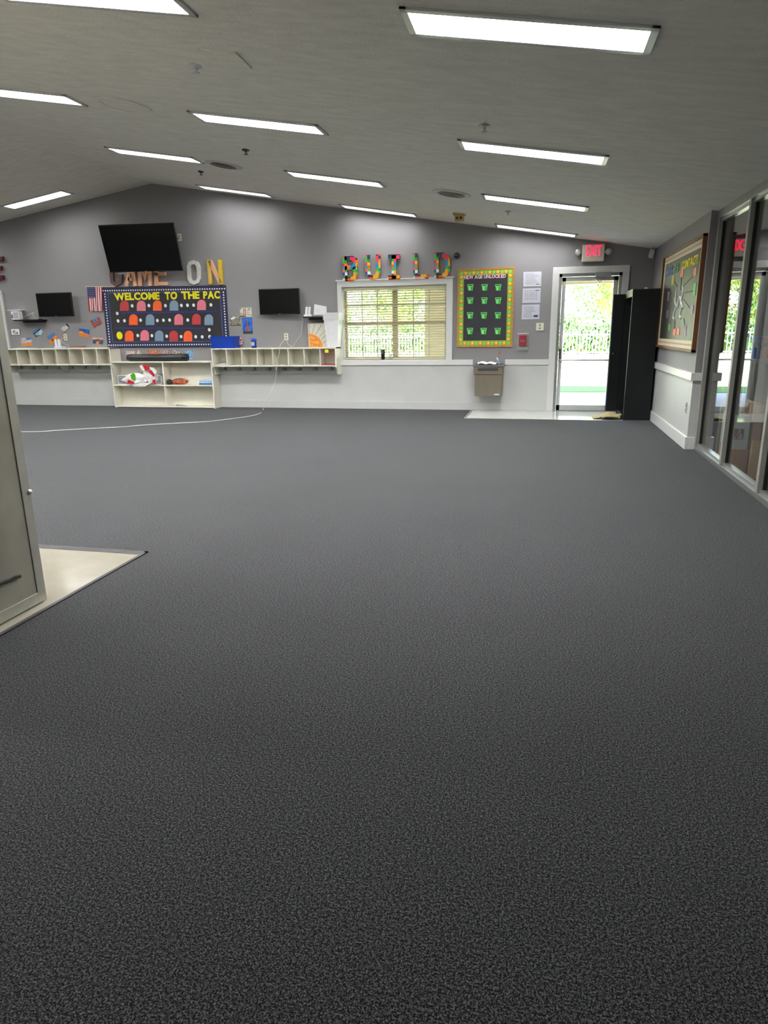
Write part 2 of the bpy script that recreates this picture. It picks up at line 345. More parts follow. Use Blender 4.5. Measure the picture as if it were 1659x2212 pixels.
# ---------------------------------------------------------------- window (casing, frame, sashes, panes) + blind
def make_window(name, label):
    r = thing(name, label, None, ((WL+WR)/2, 0, WB), kind='structure')
    c = .035
    mesh(MB().box(TL_, WL, -c, 0, ZRB, WT).box(WR, TR_, -c, 0, ZRB, WT).box(TL_, TR_, -c, 0, WT, TT).box(TL_-.02, TR_+.02, -c-.015, 0, TT, TT+.02), 'casing', TRIM, r)
    mesh(MB().box(WL, WL+.012, 0, YO, WB, WT).box(WR-.012, WR, 0, YO, WB, WT).box(WL, WR, 0, YO, WT-.012, WT), 'reveal', TRIM, r)
    mesh(MB().box(WL-.0, WR, -.02, YO, WB-.02, WB+.006), 'sill', TRIM, r)
    xm = (bw(cF(775,900), .15).x + bw(cF(825,900), .15).x)/2; zm = bw(cF(790,925), .15).z
    f = MB(); e = .045
    f.box(WL, WL+e, .12, .18, WB, WT).box(WR-e, WR, .12, .18, WB, WT).box(WL, WR, .12, .18, WT-e, WT).box(WL, WR, .12, .18, WB, WB+e)
    f.box(xm-.045, xm+.045, .11, .19, WB, WT).box(WL, WR, .11, .18, zm-.03, zm+.03)
    mesh(f, 'sash_frame', TAUPE, r)
    g = MB()
    for x0, x1 in ((WL+e, xm-.045), (xm+.045, WR-e)):
        for k in (1, 2): x = x0+(x1-x0)*k/3; g.box(x-.008, x+.008, .14, .16, WB, WT)
        g.box(x0, x1, .14, .16, (zm+WT)/2-.008, (zm+WT)/2+.008)
    mesh(g, 'muntins', FRAMEG, r)
    for x0, x1 in ((WL+e, xm-.045), (xm+.045, WR-e)):
        mesh(MB().box(x0, x1, .147, .152, WB+e, zm-.03), 'pane', GLASS, r); mesh(MB().box(x0, x1, .147, .152, zm+.03, WT-e), 'pane', GLASS, r)
    return r
win = make_window('window_1', 'window with white casing under the BUILD letters')
w2 = copy_tree(win); w2.location.x += W2; w2.name = 'window_2'; w2['label'] = 'window whose white casing edge shows at the left behind the steel cabinet'
def slat_mat():
    m = M('cream_blind_slat', (238,234,214), .5, var=.02); t = m.node_tree; b = t.nodes['Principled BSDF']; o = t.nodes['Material Output']
    tr = t.nodes.new('ShaderNodeBsdfTranslucent'); tr.inputs[0].default_value = (.85, .82, .66, 1); mx = t.nodes.new('ShaderNodeMixShader'); mx.inputs[0].default_value = .5
    t.links.new(b.outputs[0], mx.inputs[1]); t.links.new(tr.outputs[0], mx.inputs[2]); t.links.new(mx.outputs[0], o.inputs[0]); return m
SLAT = slat_mat()
def make_blind():
    r = thing('window_blind', 'white horizontal slat blind lowered in the window below the BUILD letters', 'blind', ((WL+WR)/2, .06, WT-.06))
    mesh(MB().box(WL+.015, WR-.015, .03, .09, WT-.065, WT-.014), 'headrail', SLAT, r)
    n = 27; z0, z1 = WB+.05, WT-.08; s = MB(); a = math.radians(-17)
    for i in range(n):
        z = z0+(z1-z0)*i/(n-1); R = Matrix.Rotation(a, 3, 'X'); s.obox(((WL+WR)/2, .06, z), (WR-WL-.03, .047, .003), R)
    mesh(s, 'slats', SLAT, r)
    mesh(MB().box(WL+.015, WR-.015, .04, .085, WB+.015, WB+.035), 'bottom_rail', SLAT, r)
    c = MB()
    for k in (.08, .36, .64, .92):
        x = WL+(WR-WL)*k; c.box(x-.0015, x+.0015, .034, .036, WB+.02, WT-.05).box(x-.0015, x+.0015, .084, .086, WB+.02, WT-.05)
    mesh(c, 'ladder_cords', CORD, r)
    return r
bl = make_blind(); b2 = copy_tree(bl); b2.location.x += W2; b2['label'] = 'white slat blind in the window hidden behind the steel cabinet'
# ---------------------------------------------------------------- exit door
d = thing('door_1', 'aluminium framed glass exit door to the outside', None, ((DL+DR)/2, .05, 0), kind='structure')
ztt = 2.25
mesh(MB().box(TRX0, DL, -.03, 0, 0, DT).box(DR, TRX1, -.03, 0, 0, DT).box(TRX0, TRX1, -.03, 0, DT, ztt), 'casing', TRIM, d, bevel=.003)
mesh(MB().box(DL, DL+.045, 0, .14, 0, DT).box(DR-.045, DR, 0, .14, 0, DT).box(DL, DR, 0, .14, DT-.045, DT), 'jamb', ALU, d)
x0, x1 = DL+.05, DR-.05
lf = MB().box(x0, x0+.055, .02, .065, .01, DT-.05).box(x1-.07, x1, .02, .065, .01, DT-.05).box(x0, x1, .02, .065, DT-.115, DT-.05).box(x0, x1, .02, .065, .01, .095)
mesh(lf, 'door_leaf', M('white_aluminium', (200,203,205), .35, .3), d, bevel=.002)
mesh(MB().box(x0+.055, x1-.07, .038, .044, .095, DT-.115), 'pane', GLASS, d)
mesh(MB().tube([(x0+.02, -.03, .82), (x1-.03, -.03, .82)], .013).box(x0+.01, x0+.03, -.035, .02, .8, .84).box(x1-.05, x1-.03, -.035, .02, .8, .84), 'push_bar', ALU, d)
hb = mesh(MB().box(x0-.002, x0+.036, -.0, .02, .80, 1.0).box(x0+.0, x0+.035, -.035, 0, .84, .96), 'lock_case', DKGREY, d, bevel=.004)
q0 = bw(cH(640,440), -.04); q1 = bw(cH(805,490), -.04)
cl = mesh(MB().box(q0.x, q1.x, -.055, .02, q1.z, q0.z), 'door_closer', ALU, d, bevel=.005)
pa = bw(cH(620,500), -.06); pb = bw(cH(683,555), -.12); pc = bw(cH(728,500), -.06); pd = bw(cH(585,495), -.03)
mesh(MB().tube([pd, pa, pb, pc], .009, 6), 'closer_arm', ALU, cl)
mesh(MB().box(DL, DR, -.02, .14, 0, .012), 'threshold', ALU, d)

# ---------------------------------------------------------------- glass partition on the right
ZT = 2.43
p = thing('window_3', 'aluminium and glass partition wall on the right', None, (XG, -8, 0), kind='structure')
mull = [-3.60, -4.70, -5.84, -7.0, -8.2, -9.4, -10.6, -11.8, -13.0]
mesh(MB().box(XG-.02, XG+.09, YN, YE-.0, 0.0, .045).box(XG+.0, XG+.06, YN, YE, .045, .075), 'sill_rail', ALU, p, bevel=.002)
mesh(MB().box(XG-.02, XG+.09, YN, YE, ZT-.05, zc(XG-.02)+.0).box(XG, XG+.06, YN, YE, ZT-.085, ZT-.05), 'head_rail', ALU, p, bevel=.002)
for i, y in enumerate(mull):
    o = mesh(MB().box(XG-.02, XG+.09, y-.045, y+.01, .045, ZT-.05), 'mullion', FRAMEG, p, bevel=.002)
    mesh(MB().box(XG+.018, XG+.052, y-.056, y-.045, .07, ZT-.08), 'gasket', RUBBER, o)
for a, b in zip(mull, mull[1:]+[YN]): mesh(MB().box(XG+.030, XG+.036, b+.01, a-.045, .07, ZT-.08), 'pane', PGLASS, p)

# ================================================================ CEILING THINGS
def slope_rot(left): return Euler((0, math.atan(SL) if not left else -math.atan(SLL), 0))
def make_light(label):
    r = thing('ceiling_light', label, 'ceiling light', (0, 0, 0), 'fluorescent troffers in the ceiling')
    a, b, e = .625, .165, .04
    f = MB().box(-a, a, -b, -b+e, -.014, .0).box(-a, a, b-e, b, -.014, .0).box(-a, -a+e, -b, b, -.014, .0).box(a-e, a, -b, b, -.014, .0)
    mesh(f, 'frame', TRIM, r, bevel=.003)
    mesh(MB().box(-a+e, a-e, -b+e, b-e, -.010, -.004), 'lens', LENS, r)
    return r
proto = None
def put_light(x, y, label, left=False):
    global proto
    if proto is None: proto = make_light(label); o = proto
    else: o = copy_tree(proto); o['label'] = label
    o.location = (x, y, zc(x)); o.rotation_euler = slope_rot(left)
    if y > -1.2:
        for ch in o.children:
            if ch.name.startswith('lens'): ch.data = ch.data.copy(); ch.data.materials[0] = LENS_DIM
    return o
xA, xB, xC = -.135, -2.592, -4.972
for x, y, lb in [(xA,-7.62,'wide ceiling light at the top right, largest fully visible one'), (xA,-5.165,'ceiling light second from the front in the right-hand row'),
                 (xA,-2.755,'ceiling light third from the front in the right-hand row'), (xA,-.365,'ceiling light nearest the exit sign against the back wall'),
                 (xB,-7.63,'ceiling light cut off by the top left edge of the photo'), (xB,-5.14,'ceiling light right of the blank round ceiling plate'),
                 (xB,-2.71,'ceiling light between the dark round vents, middle row'), (xB,-.31,'ceiling light over the BUILD letters against the back wall'),
                 (xC,-5.24,'ceiling light cut off by the left edge of the photo'), (xC,-2.85,'ceiling light just left of the left dark round vent'), (xC,-.43,'ceiling light nearest the ridge above the GAME ON letters')]:
    put_light(x, y, lb)
c4 = [cei(q, True) for q in ((5,446),(132.5,409),(156,417.5),(30,451))]; cc = sum(c4, Vector())/4
put_light(cc.x, cc.y, 'ceiling light on the left slope beyond the ridge', True)
for x, y in ((xC,-10.07), (xC,-12.5), (-7.6,-10.07), (-7.6,-12.5), (-10,-10.07), (-10,-12.5), (-2.592-2.4, -7.65), (cc.x, cc.y-2.45), (cc.x, cc.y-4.9), (cc.x-2.4, cc.y-2.45), (cc.x-2.4, cc.y)):  # unseen fixtures added so their bounce lifts the ceiling
    put_light(x, y, 'added unseen ceiling light for bounce' , x < RX)
def round_vent(px, rad, label, blank=False):
    c = cei(px); R = slope_rot(False).to_matrix()
    r = thing('ceiling_vent' if not blank else 'blank_cover_plate', label, 'air vent' if not blank else 'cover plate', c)
    if blank:
        mesh(MB().lathe(c, [(rad, 0), (rad, -.01), (rad*.86, -.016), (rad*.84, -.008), (.001, -.008)], 40, R), 'plate', CEIL, r); return
    mesh(MB().lathe(c, [(rad, 0), (rad, -.006), (rad*.76, -.014), (rad*.72, -.003)], 40, R), 'rim', TRIM, r, smooth=True)
    mesh(MB().lathe(c, [(rad*.72, -.002), (.001, -.002)], 32, R), 'duct', RUBBER, r)
    s = MB()
    for k in range(1, 5):
        q = rad*.72*k/4.6; s.lathe(c, [(q-.012, -.004), (q+.008, -.018), (q+.016, -.016), (q-.007, -.002)], 32, R)
    mesh(s, 'louvre_rings', M('grey_vent_metal', (130,126,116), .5, .3), r)
round_vent((482.8,356), .24, 'round ceiling vent near the ridge, left of the two dark ones'); round_vent((976,418), .24, 'round ceiling vent on the right, beside the beige alarm strobe')
round_vent((267.7,226), .25, 'blank round ceiling plate near the left edge', True)
q = [cei(u) for u in ((428,104),(509,111),(544,145),(463,138))]; qc = sum(q, Vector())/4
solo(MB().prism(q, (0,0,-.012)), 'access_panel', 'square flat ceiling access panel near the top of the photo', 'panel', CEIL)
def sprinkler(px, label, mat=ALU):
    c = cei(px); r = thing('fire_sprinkler', label, 'sprinkler', c, 'sprinkler heads on the ceiling')
    if mat is ALU: mat = M('satin_nickel', (196,196,190), .4)
    mesh(MB().lathe(c, [(.045, .0), (.04, -.012), (.015, -.016)], 20), 'escutcheon', mat, r, smooth=True)
    mesh(MB().lathe(c, [(.011, -.012), (.011, -.03), (.005, -.032), (.005, -.046)], 10).lathe(c, [(.024, -.046), (.024, -.050)], 16), 'head', mat, r)
sprinkler((1046.5,270), 'chrome fire sprinkler on the ceiling above the second right-hand light'); sprinkler((531,323), 'dark fire sprinkler right of the left round vent, upper one', DKGREY)
sprinkler((434,370), 'dark fire sprinkler below the left round vent', DKGREY); sprinkler((423,141), 'small fire sprinkler beside the square access panel', WHITEP)
sprinkler((1098,456), 'small fire sprinkler between the right round vent and the exit sign')
c = cei((992.5,462)); r = thing('alarm_strobe', 'beige fire alarm strobe on the ceiling beside the right round vent', 'alarm', c)
mesh(MB().box(c.x-.09, c.x+.09, c.y-.07, c.y+.07, c.z-.02, c.z+.012), 'mounting_plate', M('beige_plastic', (206,176,116), .5), r, bevel=.005)
mesh(MB().box(c.x-.065, c.x+.065, c.y-.06, c.y+.05, c.z-.10, c.z-.02), 'housing', MATS['beige_plastic'], r, bevel=.01)
mesh(MB().box(c.x-.045, c.x-.01, c.y-.066, c.y-.06, c.z-.08, c.z-.045).box(c.x+.01, c.x+.045, c.y-.066, c.y-.06, c.z-.08, c.z-.045), 'lens', DKGREY, r)

# ================================================================ BACK WALL: built-in cubbies and bookcase
YC = -.32
def cubby(xa, xb, zt, zb, label, hooks):
    r = thing('cubby_shelf', label, 'wall cubby', ((xa+xb)/2, 0, zb-.17), 'white coat cubbies on the back wall'); t = .02; zh = zb-.155
    side = lambda x: MB().prism([(x,0,zt),(x,YC,zt),(x,YC,zb-.03),(x,YC+.06,zb-.08),(x,YC+.09,zh),(x,0,zh)], (t,0,0))
    mesh(side(xa), 'side_panel', CREAM, r); mesh(side(xb-t), 'side_panel', CREAM, r)
    mesh(MB().box(xa, xb, YC-.006, 0, zt-t, zt), 'top_board', CREAM, r, bevel=.002)
    mesh(MB().box(xa+t, xb-t, YC, 0, zb-t/2, zb+t/2), 'bottom_board', CREAM, r)
    mesh(MB().box(xa+t, xb-t, -.020, -.0, zb, zt-t), 'back_panel', CREAM, r)
    for k in range(1, 8):
        x = xa+(xb-xa)*k/8; mesh(MB().box(x-.007, x+.007, YC+.002, -.01, zb+t/2, zt-t), 'divider', CREAM, r)
    mesh(MB().box(xa+t, xb-t, -.032, -.012, zh, zb-t/2), 'hook_rail', TRIM, r)
    x = (xa+xb)/2; mesh(MB().prism([(x,-.03,zb-t/2),(x,YC+.04,zb-t/2),(x,YC+.09,zb-.07),(x,-.03,zh)], (.016,0,0)), 'bracket', CREAM, r)
    for k in range(8):
        x = xa+(xb-xa)*(k+.5)/8 - .03; zz = (zh+zb)/2+.015
        h = MB().box(x-.01, x+.01, -.037, -.032, zz-.02, zz+.025)
        for s in (-1, 1): h.tube([(x, -.036, zz-.01), (x+s*.022, -.06, zz-.03), (x+s*.04, -.075, zz-.02), (x+s*.045, -.078, zz+.005)], .0045, 6)
        h.tube([(x, -.036, zz), (x, -.075, zz+.005), (x, -.085, zz+.03)], .0045, 6)
        mesh(h, 'coat_hook', M('grey_hook_metal', (128,124,114), .4, .3), r)
    return r
LXa, LXb, RXa, RXb = -9.99, bw((236.7,753),YC).x, bw((455.4,752),YC).x, bw((725.5,752),YC).x
LZt, LZb = bw((130,752.8),YC).z+.003, bw((130,788),YC).z; RZt, RZb = bw((590,752),YC).z+.003, bw((590,790.5),YC).z
cubby(LXa, LXb, LZt, LZb, 'white eight-compartment wall cubby with coat hooks left of the bookcase', 8)
cubby(RXa, RXb, RZt, RZb, 'white eight-compartment wall cubby with coat hooks between bookcase and window', 8)
YB = -.289; BXa, BXb = -7.745, -5.70; BZ = .818
r = thing('bookcase', 'low white open bookcase with four bays under the welcome board', 'bookcase', ((BXa+BXb)/2, -.15, 0))
for x in (BXa, BXb-.022): mesh(MB().box(x, x+.022, YB, -.03, 0, BZ), 'side_panel', CREAM, r, bevel=.002)
mesh(MB().box(BXa, BXb, YB-.004, -.03, BZ, BZ+.024), 'top_board', CREAM, r, bevel=.003)
mesh(MB().box(BXa+.022, BXb-.022, -.047, -.036, .02, BZ), 'back_panel', CREAM, r)
zsh = bw(cD(900,608), YB).z; xm = bw(cD(800,600), YB).x
mesh(MB().box(BXa+.022, BXb-.022, YB, -.045, .012, .034), 'bottom_board', CREAM, r)
mesh(MB().box(xm-.012, xm+.012, YB+.002, -.045, .034, BZ), 'divider', CREAM, r)
mesh(MB().box(BXa+.022, xm-.012, YB, -.045, zsh-.012, zsh+.010), 'shelf', CREAM, r); mesh(MB().box(xm+.012, BXb-.022, YB, -.045, zsh-.012, zsh+.010), 'shelf', CREAM, r)
BT = BZ+.024; ST = zsh+.010

# ---------------------------------------------------------------- televisions
def tv(x, y, z, yaw, t, w, roll, label, stand):
    r = thing('television', label, 'television', (x, 0, z)); h = w*.5625
    rt = Vector((math.cos(yaw), math.sin(yaw), 0)); n = Vector((math.sin(yaw), -math.cos(yaw), 0))
    up = Vector((0, 0, 1))*math.cos(t) + n*math.sin(t); rt, up = rt*math.cos(roll)+up*math.sin(roll), -rt*math.sin(roll)+up*math.cos(roll); n = rt.cross(up)
    R = Matrix((rt, -n, up)).transposed(); c = Vector((x, y, z))
    mesh(MB().obox(c - n*.02, (w, .036, h), R), 'housing', BLACK, r, bevel=.004)
    mesh(MB().obox(c + n*.0005, (w-.02, .005, h-.03), R), 'screen', SCREEN, r)
    mesh(MB().obox(c - n*.055 - up*h*.1, (w*.5, .05, h*.5), R), 'rear_cover', BLACK, r, bevel=.01)
    mesh(MB().obox(c + n*.0025 - up*(h/2-.008), (.045, .004, .008), R), 'badge', ALU, r)
    yb = c - n*.08
    k = mesh(MB().tube([yb, (x-.12, yb.y*.5, z), (x, -.05, z)], .022, 8).box(x-.1, x+.1, -.03, 0, z-.12, z+.12), 'wall_bracket', BLKMET, r)
    return r
tv(-6.778, -.45, 2.752, .043, .282, 1.378, -.008, 'large black flat television tilted down above the welcome board', 1)
tv(-8.826, -.2, 1.873, -.025, .018, .757, -.001, 'small black wall television at the left near the flag', 1)
tv(-4.419, -.15, 1.833, -.074, .017, .755, -.002, 'small black wall television right of the welcome board', 1)

# ---------------------------------------------------------------- helpers for flat things on the back wall
def wallquad(pts, cr_, y, th=.003):
    q = [bw(cr_(*p), y) for p in pts]; return MB().prism(q, (0, th, 0))
def qd(cr_, TL, TR, BR, BL, y): return [bw(cr_(*p), y) for p in (TL, TR, BR, BL)]
def outlet(c, w, h, label, dark=True, name='wall_outlet', duplex=True):
    r = thing(name, label, 'outlet' if name == 'wall_outlet' else 'switch', (c.x, 0, c.z-h/2))
    mesh(MB().box(c.x-w/2, c.x+w/2, -.008, 0, c.z-h/2, c.z+h/2), 'plate', IVORY, r, bevel=.002)
    for s in (-1, 1): mesh(MB().box(c.x-.016, c.x+.016, -.011, -.008, c.z+s*.024-.014, c.z+s*.024+.014), 'socket', M('socket_grey', (150,146,130), .5), r)
    return r

# ---------------------------------------------------------------- WELCOME TO THE PAC board
y0 = -.012
BQ = qd(cB, (195,785), (1505,762), (1545,1412), (262,1422), -.001)
r = thing('bulletin_board', 'wide black bulletin board titled WELCOME TO THE PAC with navy dotted border', 'bulletin board', ((BQ[2].x+BQ[3].x)/2, 0, BQ[3].z))
P = bilin([v+Vector((0, -.010, 0)) for v in BQ]); D = Vector((0, -.002, 0))
mesh(MB().prism([v for v in BQ], (0, -.010, 0)), 'backing', M('black_craft_paper', (46,46,50), .8, var=.12, scale=3, bump=.3, bscale=6), r)
NAVY = M('navy_border_card', (30,36,72), .6, var=.08); EDGE = M('slate_blue_edge', (74,84,128), .6); WDOT = M('white_card', (232,232,236), .6)
bd = MB(); s_, t_ = .045, .09
for a, b, c_, e_ in ((0,0,1,t_),(0,1-t_,1,1),(0,t_,s_,1-t_),(1-s_,t_,1,1-t_)): bd.prism([P(a,b), P(c_,b), P(c_,e_), P(a,e_)], D)
ed = .006
for a, b, c_, e_ in ((s_,t_,1-s_,t_+.012),(s_,1-t_-.012,1-s_,1-t_),(s_,t_,s_+ed,1-t_),(1-s_-ed,t_,1-s_,1-t_)): bd.prism([P(a,b), P(c_,b), P(c_,e_), P(a,e_)], D*1.3, 1)
def dsk(mb, c, rx, rz, mi, dep, n=12): mb.prism([c + Vector((rx*math.cos(2*math.pi*k/n), 0, rz*math.sin(2*math.pi*k/n))) for k in range(n)], dep, mi)
for k in range(52):
    s = .012+.976*k/51
    for t in (.055, .955): dsk(bd, P(s, t)+D, .014, .014, 2, Vector((0,-.001,0)), 8)
for k in range(19):
    t = .11+.79*k/18
    for s in (.022, .978): dsk(bd, P(s, t)+D, .014, .014, 2, Vector((0,-.001,0)), 8)
mesh(bd, 'dotted_border', [NAVY, EDGE, WDOT], r)
YEL = M('yellow_card', (232,222,20), .5, var=.04)
yb = -.012
for wd, q in (('WELCOME', ((318,842),(802,832),(804,908),(332,918))), ('TO', ((855,832),(990,828),(990,906),(862,910))), ('THE', ((1030,826),(1222,824),(1225,900),(1038,906))), ('PAC', ((1262,824),(1438,820),(1442,898),(1265,900)))):
    for mb in word(wd, qd(cB, *q, yb), Vector((0,-.003,0)), bold=.045, gap=.03): mesh(mb, 'title_letter', YEL, r)
for q in (((400,1048),(1412,1030),(1414,1046),(410,1064)), ((335,1205),(1280,1208),(1280,1222),(338,1222))): mesh(MB().prism(qd(cB, *q, yb), (0,-.0015,0)), 'blue_strip', M('royal_blue_strip', (34,42,120), .6), r)
CC = {'r': M('red_card', (190,58,62), .55), 'p': M('pink_card', (226,122,138), .55), 'o': M('orange_card', (246,98,42), .55), 'b': M('grey_blue_card', (122,148,172), .55)}
def arch(u0, u1, v0, v1, col):
    a, b, h = (u0+u1)/2, (u1-u0)/2, (v1-v0); pts = [(u0, v1), (u1, v1)]
    for k in range(9): th = math.pi*k/8; pts.append((a+b*math.cos(th), v0+b*1.05-b*1.05*math.sin(th)))
    mesh(MB().prism([bw(cB(*p), yb) for p in pts], (0,-.003,0)), 'paper_tag', CC[col], r)
for u, v, c_ in ((388,922,'r'),(565,923,'p'),(735,920,'o'),(910,920,'b'),(1200,914,'p')): arch(u, u+92, v, v+110, c_)
for u, v, c_ in ((483,1067,'o'),(658,1067,'b'),(960,1065,'p'),(1147,1063,'r'),(1277,1068,'b')): arch(u, u+91, v, v+114, c_)
for u, v, c_ in ((440,1240,'o'),(602,1234,'p'),(755,1238,'b'),(908,1240,'r'),(1058,1242,'o')): arch(u, u+90, v, v+112, c_)
for u, v in ((515,979),(692,976),(866,977),(1034,975),(1098,973),(1163,972),(1345,969),(358,1059),(367,1138),(434,1136),(604,1130),(781,1134),(845,1131),(910,1129),(1101,1129),(1328,1231),(574,1292),(723,1293),(879,1299),(1031,1303),(1185,1305),(1253,1306),(1332,1305)):
    mb = MB(); c_ = bw(cB(u, v), yb); dsk(mb, c_, .027, .030, 0, Vector((0,-.003,0)), 14); mesh(mb, 'paper_dot', WDOT, r)
mb = MB(); dsk(mb, bw(cB(382,1292), yb), .062, .07, 0, Vector((0,-.003,0)), 24); mesh(mb, 'yellow_disc', YEL, r)

# ---------------------------------------------------------------- big letters
def letter(strokes, W_, H_, quad, depth, mats, name, label, w=50, group=None):
    f = bilin(quad); to3 = lambda x, y: f(x/W_, 1-y/H_); mb = MB()
    for s in strokes:
        pts, cl_ = (s[0], True) if s[-1] == 'c' else (s, False)
        stroke(mb, pts, w, to3, Vector((0, depth, 0)), cl_)
    return solo(mb, name, label, 'letter', mats, group)
BRICK = ramp_mat('multicolour_brick_paint', [(235,90,40),(30,60,170),(30,150,70),(235,170,30),(225,40,90),(235,235,240),(20,140,190),(40,50,70),(110,40,150),(240,120,30),(70,180,70),(230,60,60)], 1, 'cell', .35, (10.5, 2, 21))
Bq = lambda a, b, c_, d_: qd(cF, a, b, c_, d_, -.05)
BL_ = [('B', [[(25,0),(25,285)], [(25,262),(110,262),(142,242),(147,205),(140,172),(118,155),(25,150)], [(118,152),(142,132),(149,90),(142,48),(112,24),(25,24)]], 172, ((203,177),(375,167),(380,449),(212,455))),
 ('U', [[(25,285),(25,85),(42,45),(86,26),(130,45),(147,85),(147,285)]], 172, ((462,160),(630,152),(632,440),(465,446))),
 ('I', [[(70,10),(70,275)], [(0,258),(140,258)], [(0,26),(140,26)]], 140, ((712,153),(850,148),(852,437),(713,440))),
 ('L', [[(25,0),(25,285)], [(0,26),(172,26)]], 172, ((993,141),(1163,134),(1170,426),(1000,432))),
 ('D', [[(25,0),(25,285)], [(25,260),(95,260),(138,230),(150,190),(150,95),(138,55),(95,25),(25,25)]], 175, ((1232,133),(1408,127),(1412,418),(1235,425)))]
for ch, st, w_, q in BL_:
    letter(st, w_, 285, Bq(*q), .042, BRICK, 'wall_letter', 'multicoloured brick-patterned letter %s above the window' % ch, 50, 'BUILD letters above the window')
Gq = lambda *q: qd(cB, *q, -.045)
G_ = [('G', [[(120,205),(112,240),(70,244),(30,215),(22,130),(30,50),(72,18),(118,45),(122,110),(78,112)]], 145, ((268,520),(410,518),(410,773),(275,776)), M('dark_brown_letter', (92,66,62), .45), 'dark brown letter G under the large television'),
 ('A', [[(18,0),(66,250)], [(66,250),(116,0)], [(35,75),(98,75)]], 134, ((432,520),(565,518),(565,770),(434,772)), M('peach_letter', (222,170,136), .45), 'peach letter A under the large television'),
 ('M', [[(22,0),(22,260)], [(24,250),(76,95),(128,250)], [(130,0),(130,260)]], 152, ((570,518),(722,516),(722,768),(574,771)), MATS['peach_letter'], 'peach letter M under the large television'),
 ('E', [[(20,0),(20,260)], [(0,24),(142,24)], [(0,132),(116,132)], [(0,238),(142,238)]], 145, ((745,516),(890,514),(892,767),(747,769)), MATS['peach_letter'], 'peach letter E under the right corner of the large television'),
 ('O', [([(22,70),(40,32),(77,20),(115,32),(133,70),(133,190),(115,228),(77,240),(40,228),(22,190)], 'c')], 155, ((1085,500),(1225,497),(1240,755),(1095,757)), M('off_white_letter', (214,214,206), .4), 'off-white letter O right of the large television')]
for ch, st, w_, q, m_, lb in G_: letter(st, w_, 260, Gq(*q), .04, m_, 'wall_letter', lb, 38, 'GAME ON letters')
f = bilin(Gq((1302,494),(1455,492),(1470,752),(1320,752))); 
nl = thing('wall_letter', 'yellow and peach letter N right of the off-white O', 'letter', f(.5, 1), 'GAME ON letters')
mb = MB(); t3 = lambda x, y: f(x/160, 1-y/260)
stroke(mb, [(20,0),(20,260)], 40, t3, Vector((0,.04,0))); stroke(mb, [(140,0),(140,260)], 40, t3, Vector((0,.04,0))); mesh(mb, 'uprights', M('mustard_letter', (214,180,36), .45), nl)
mb = MB(); stroke(mb, [(26,250),(134,10)], 44, t3, Vector((0,.038,0))); stroke(mb, [(24,160),(24,20)], 18, lambda x, y: t3(x, y)+Vector((0,-.003,0)), Vector((0,.004,0))); mesh(mb, 'diagonal', MATS['peach_letter'], nl)
f = bilin([bw(q_, -.05) for q_ in ((-26,555),(6,553.5),(6,604),(-24,605))])
mb = MB(); t3 = lambda x, y: f(x/32, 1-y/50)
for pts in ([(5,0),(5,50)], [(0,5),(32,5)], [(0,25),(28,25)], [(0,45),(31,45)]): stroke(mb, pts, 9, t3, Vector((0,.045,0)))
solo(mb, 'wall_letter', 'dark red letter E whose tips show at the left edge of the photo', 'letter', M('dark_red_letter', (96,28,30), .4), at=f(.5, 1))

# ---------------------------------------------------------------- flag
F0 = cB; zt = bw(cB(30,777), -.03); 
r = thing('flag', 'small stars and stripes flag hanging from a stick left of the welcome board', 'flag', bw(cB(120,1035), -.03))
mesh(MB().tube([bw(cB(25,775),-.035), bw(cB(330,777),-.035)], .006, 8), 'stick', M('light_wood_stick', (222,190,160), .5), r)
q = qd(cB, (42,782), (200,782), (206,1036), (62,1034), -.025); f = bilin(q); mb = MB(); N = 13
wob = lambda s, t: Vector((0, -.012*math.sin(s*20+t*2)*t, 0))
for i in range(N):
    for k in range(2):
        a, b = (i+k*.5)/N, (i+k*.5+.5)/N
        for j in range(8):
            t0, t1 = j/8, (j+1)/8
            mb.add([f(a,t0)+wob(a,t0), f(a,t1)+wob(a,t1), f(b,t1)+wob(b,t1), f(b,t0)+wob(b,t0)], [(0,1,2,3)], i % 2)
fo = mesh(mb, 'striped_cloth', [M('flag_red', (168,42,56), .8), M('flag_white', (226,216,214), .8)], r)
so = fo.modifiers.new('solid', 'SOLIDIFY'); so.thickness = .002
mb = MB(); mb.prism([f(0,0)+Vector((0,-.012,0)), f(.54,0)+Vector((0,-.012,0)), f(.54,.42)+Vector((0,-.016,0)), f(0,.42)+Vector((0,-.016,0))], (0,.003,0))
for i in range(6):
    for j in range(5): c_ = f(.045+.09*i, .045+.082*j)+Vector((0,-.0155,0)); dsk(mb, c_, .005, .005, 1, Vector((0,-.002,0)), 5)
mesh(mb, 'star_canton', [M('flag_blue', (44,48,96), .8), MATS['flag_white']], r)

# ---------------------------------------------------------------- photographs taped to the wall
def photo(pts, cr_, name, label, cols, motif=None, y=-.004, group='postcards taped to the grey wall', frame=None, sc=9):
    q = [bw(cr_(*p), y) for p in pts]; mb = MB().prism(q, (0, .0035, 0)); f = bilin(q); D = Vector((0, -.0006, 0))
    m_ = [ramp_mat(name+'_print', cols, sc, 'noise', .4)]
    if frame: mb = MB().prism([v for v in q], (0, .0035, 0), 1); g = lambda s, t: f(.05+.9*s, .06+.88*t); mb.prism([g(0,0)+D*.2, g(1,0)+D*.2, g(1,1)+D*.2, g(0,1)+D*.2], D, 0); m_.append(frame)
    for pm, poly in (motif or []):
        mb.prism([f(s, t)+D*(1.4 if frame else .2) for s, t in poly], D, len(m_) if pm not in m_ else m_.index(pm))
        if pm not in m_: m_.append(pm)
    return solo(mb, name, label, 'photo', m_, group)
